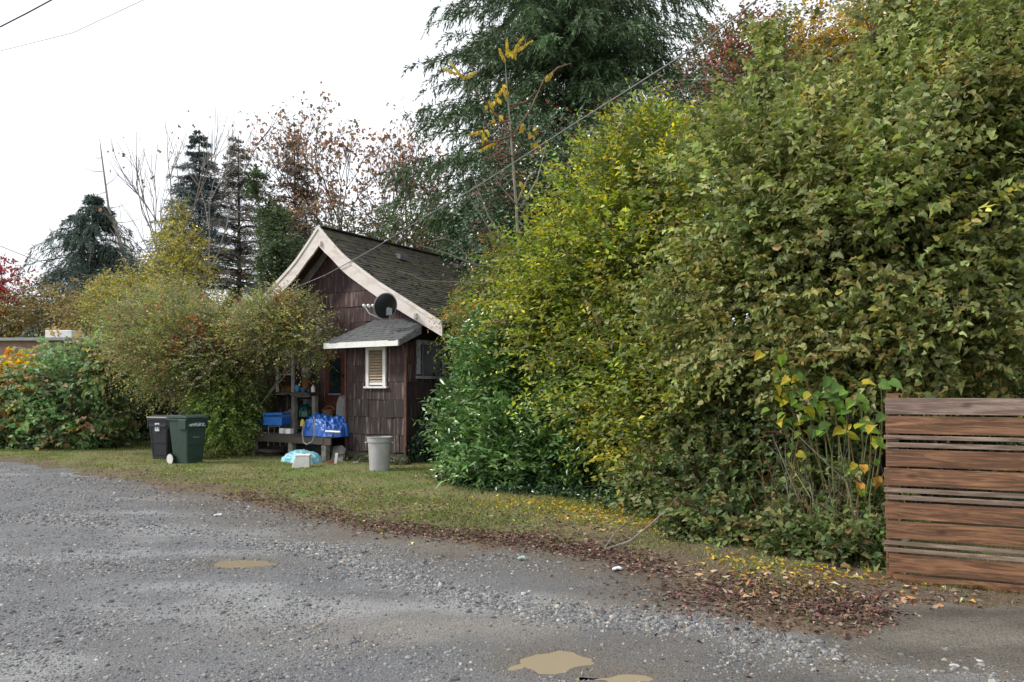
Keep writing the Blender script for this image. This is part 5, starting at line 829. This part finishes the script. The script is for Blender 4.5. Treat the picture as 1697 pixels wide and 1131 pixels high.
# ------------------------------------------------------------------ wires
M_wire = simple('wire_grey', (.22, .22, .22), .6); M_wire2 = simple('wire_black', (.02, .02, .022), .6)
def wire(pts, r, mt, label):
    P = [at(*p) for p in pts]; out = []
    for a, b in zip(P, P[1:]): out += [a + (b-a)*t for t in np.linspace(0, 1, 6)[:-1]]
    MB().tube(out + [P[-1]], r, 6).build('overhead_wire', mt, None, label=label, cat='wire', group='overhead wires')
wire([(487, 478, 18.2), (540, 456, 17.6), (620, 412, 16.7), (700, 362, 15.6), (790, 310, 14.4), (870, 258, 12.6), (960, 200, 10.8), (1060, 137, 9.4), (1165, 70, 8.4), (1255, 0, 7.6), (1420, -130, 6.6)], .010, M_wire, 'service wire swooping from the cottage gable up past the big conifer')
wire([(0, 45, 14), (45, 22, 14), (95, -5, 14), (250, -80, 14)], .013, M_wire2, 'dark wire crossing the top left corner')
wire([(-40, 95, 25), (120, 55, 23), (260, -10, 21)], .008, M_wire, 'thin faint wire below the dark corner wire')
wire([(-40, 392, 24), (0, 408, 25), (60, 432, 27), (190, 470, 30)], .012, M_wire, 'low thin wire running right toward the dark conifer')
# ------------------------------------------------------------------ far left building and house behind
b = at(0, 600, 30); bl = empty('long_shed', (at(-120, 0, 25.5)[0], 25.5, 0), R(-4), label='long low salmon plank shed at the far left behind the hedge', cat='shed')
M_sid = mat('salmon_siding', (.42, .27, .21), (.33, .20, .16), .8, 3); m = MB(); m.box((2.55, 2, 1.68), (5.2, 4, 3.36)); m.build('wall', M_wallback, bl)
sm = bpy.data.meshes.new('plank'); mm = MB(); mm.box((0, 0, 0), (5.2, .03, .19), Matrix.Rotation(R(5), 3, 'X')); mm.bm.to_mesh(sm); sm.materials.append(M_sid)
for i in range(17): inst('plank', sm, bl, (2.55, -.03, .15 + i*.195))
m = MB(); m.box((2.6, 1.9, 3.42), (5.5, 4.5, .10)); m.build('roof_edge', simple('pale_metal', (.36, .38, .38)), bl)
m = MB(); m.box((0, 0, 0), (.95, .8, .42)); o = m.build('roof_box', M_white, None, .03, label='pale box at the right end of the long shed roof', cat='box'); o.location = (at(108, 0, 26.3)[0], 26.3, 3.60)
HY = 44; hb = empty('far_house', (*at(398, 0, HY)[:2], 0), R(-35), label='far brown house with white gable trim behind the shrubs', cat='house'); z = at(0, 466, HY)[2]
m = MB(); m.poly([(-2.2, 0, 0), (2.2, 0, 0), (2.2, 0, z-1.7), (0, 0, z-.25), (-2.2, 0, z-1.7)], (0, 8, 0)); m.build('wall', mat('brick_far', (.26, .15, .11), (.2, .11, .08), .9, 3), hb)
for s in (1, -1):
    m = MB(); m.poly([(0, -.3, z), (s*2.7, -.3, z-2.0), (s*2.7, -.3, z-2.15), (0, -.3, z-.15)], (0, 8.6, 0)); m.build('roof', mat('dark_slate', (.06, .065, .07), (.04, .04, .045), .8, 6), hb)
    m = MB(); m.poly([(0, -.36, z), (s*2.7, -.36, z-2.0), (s*2.7, -.36, z-2.4), (0, -.36, z-.4)], (0, .05, 0)); m.build('barge_board', M_white, hb)
m = MB(); m.box((0, -.03, z-2.6), (.9, .05, 1.1)); m.build('window', M_glass, hb)
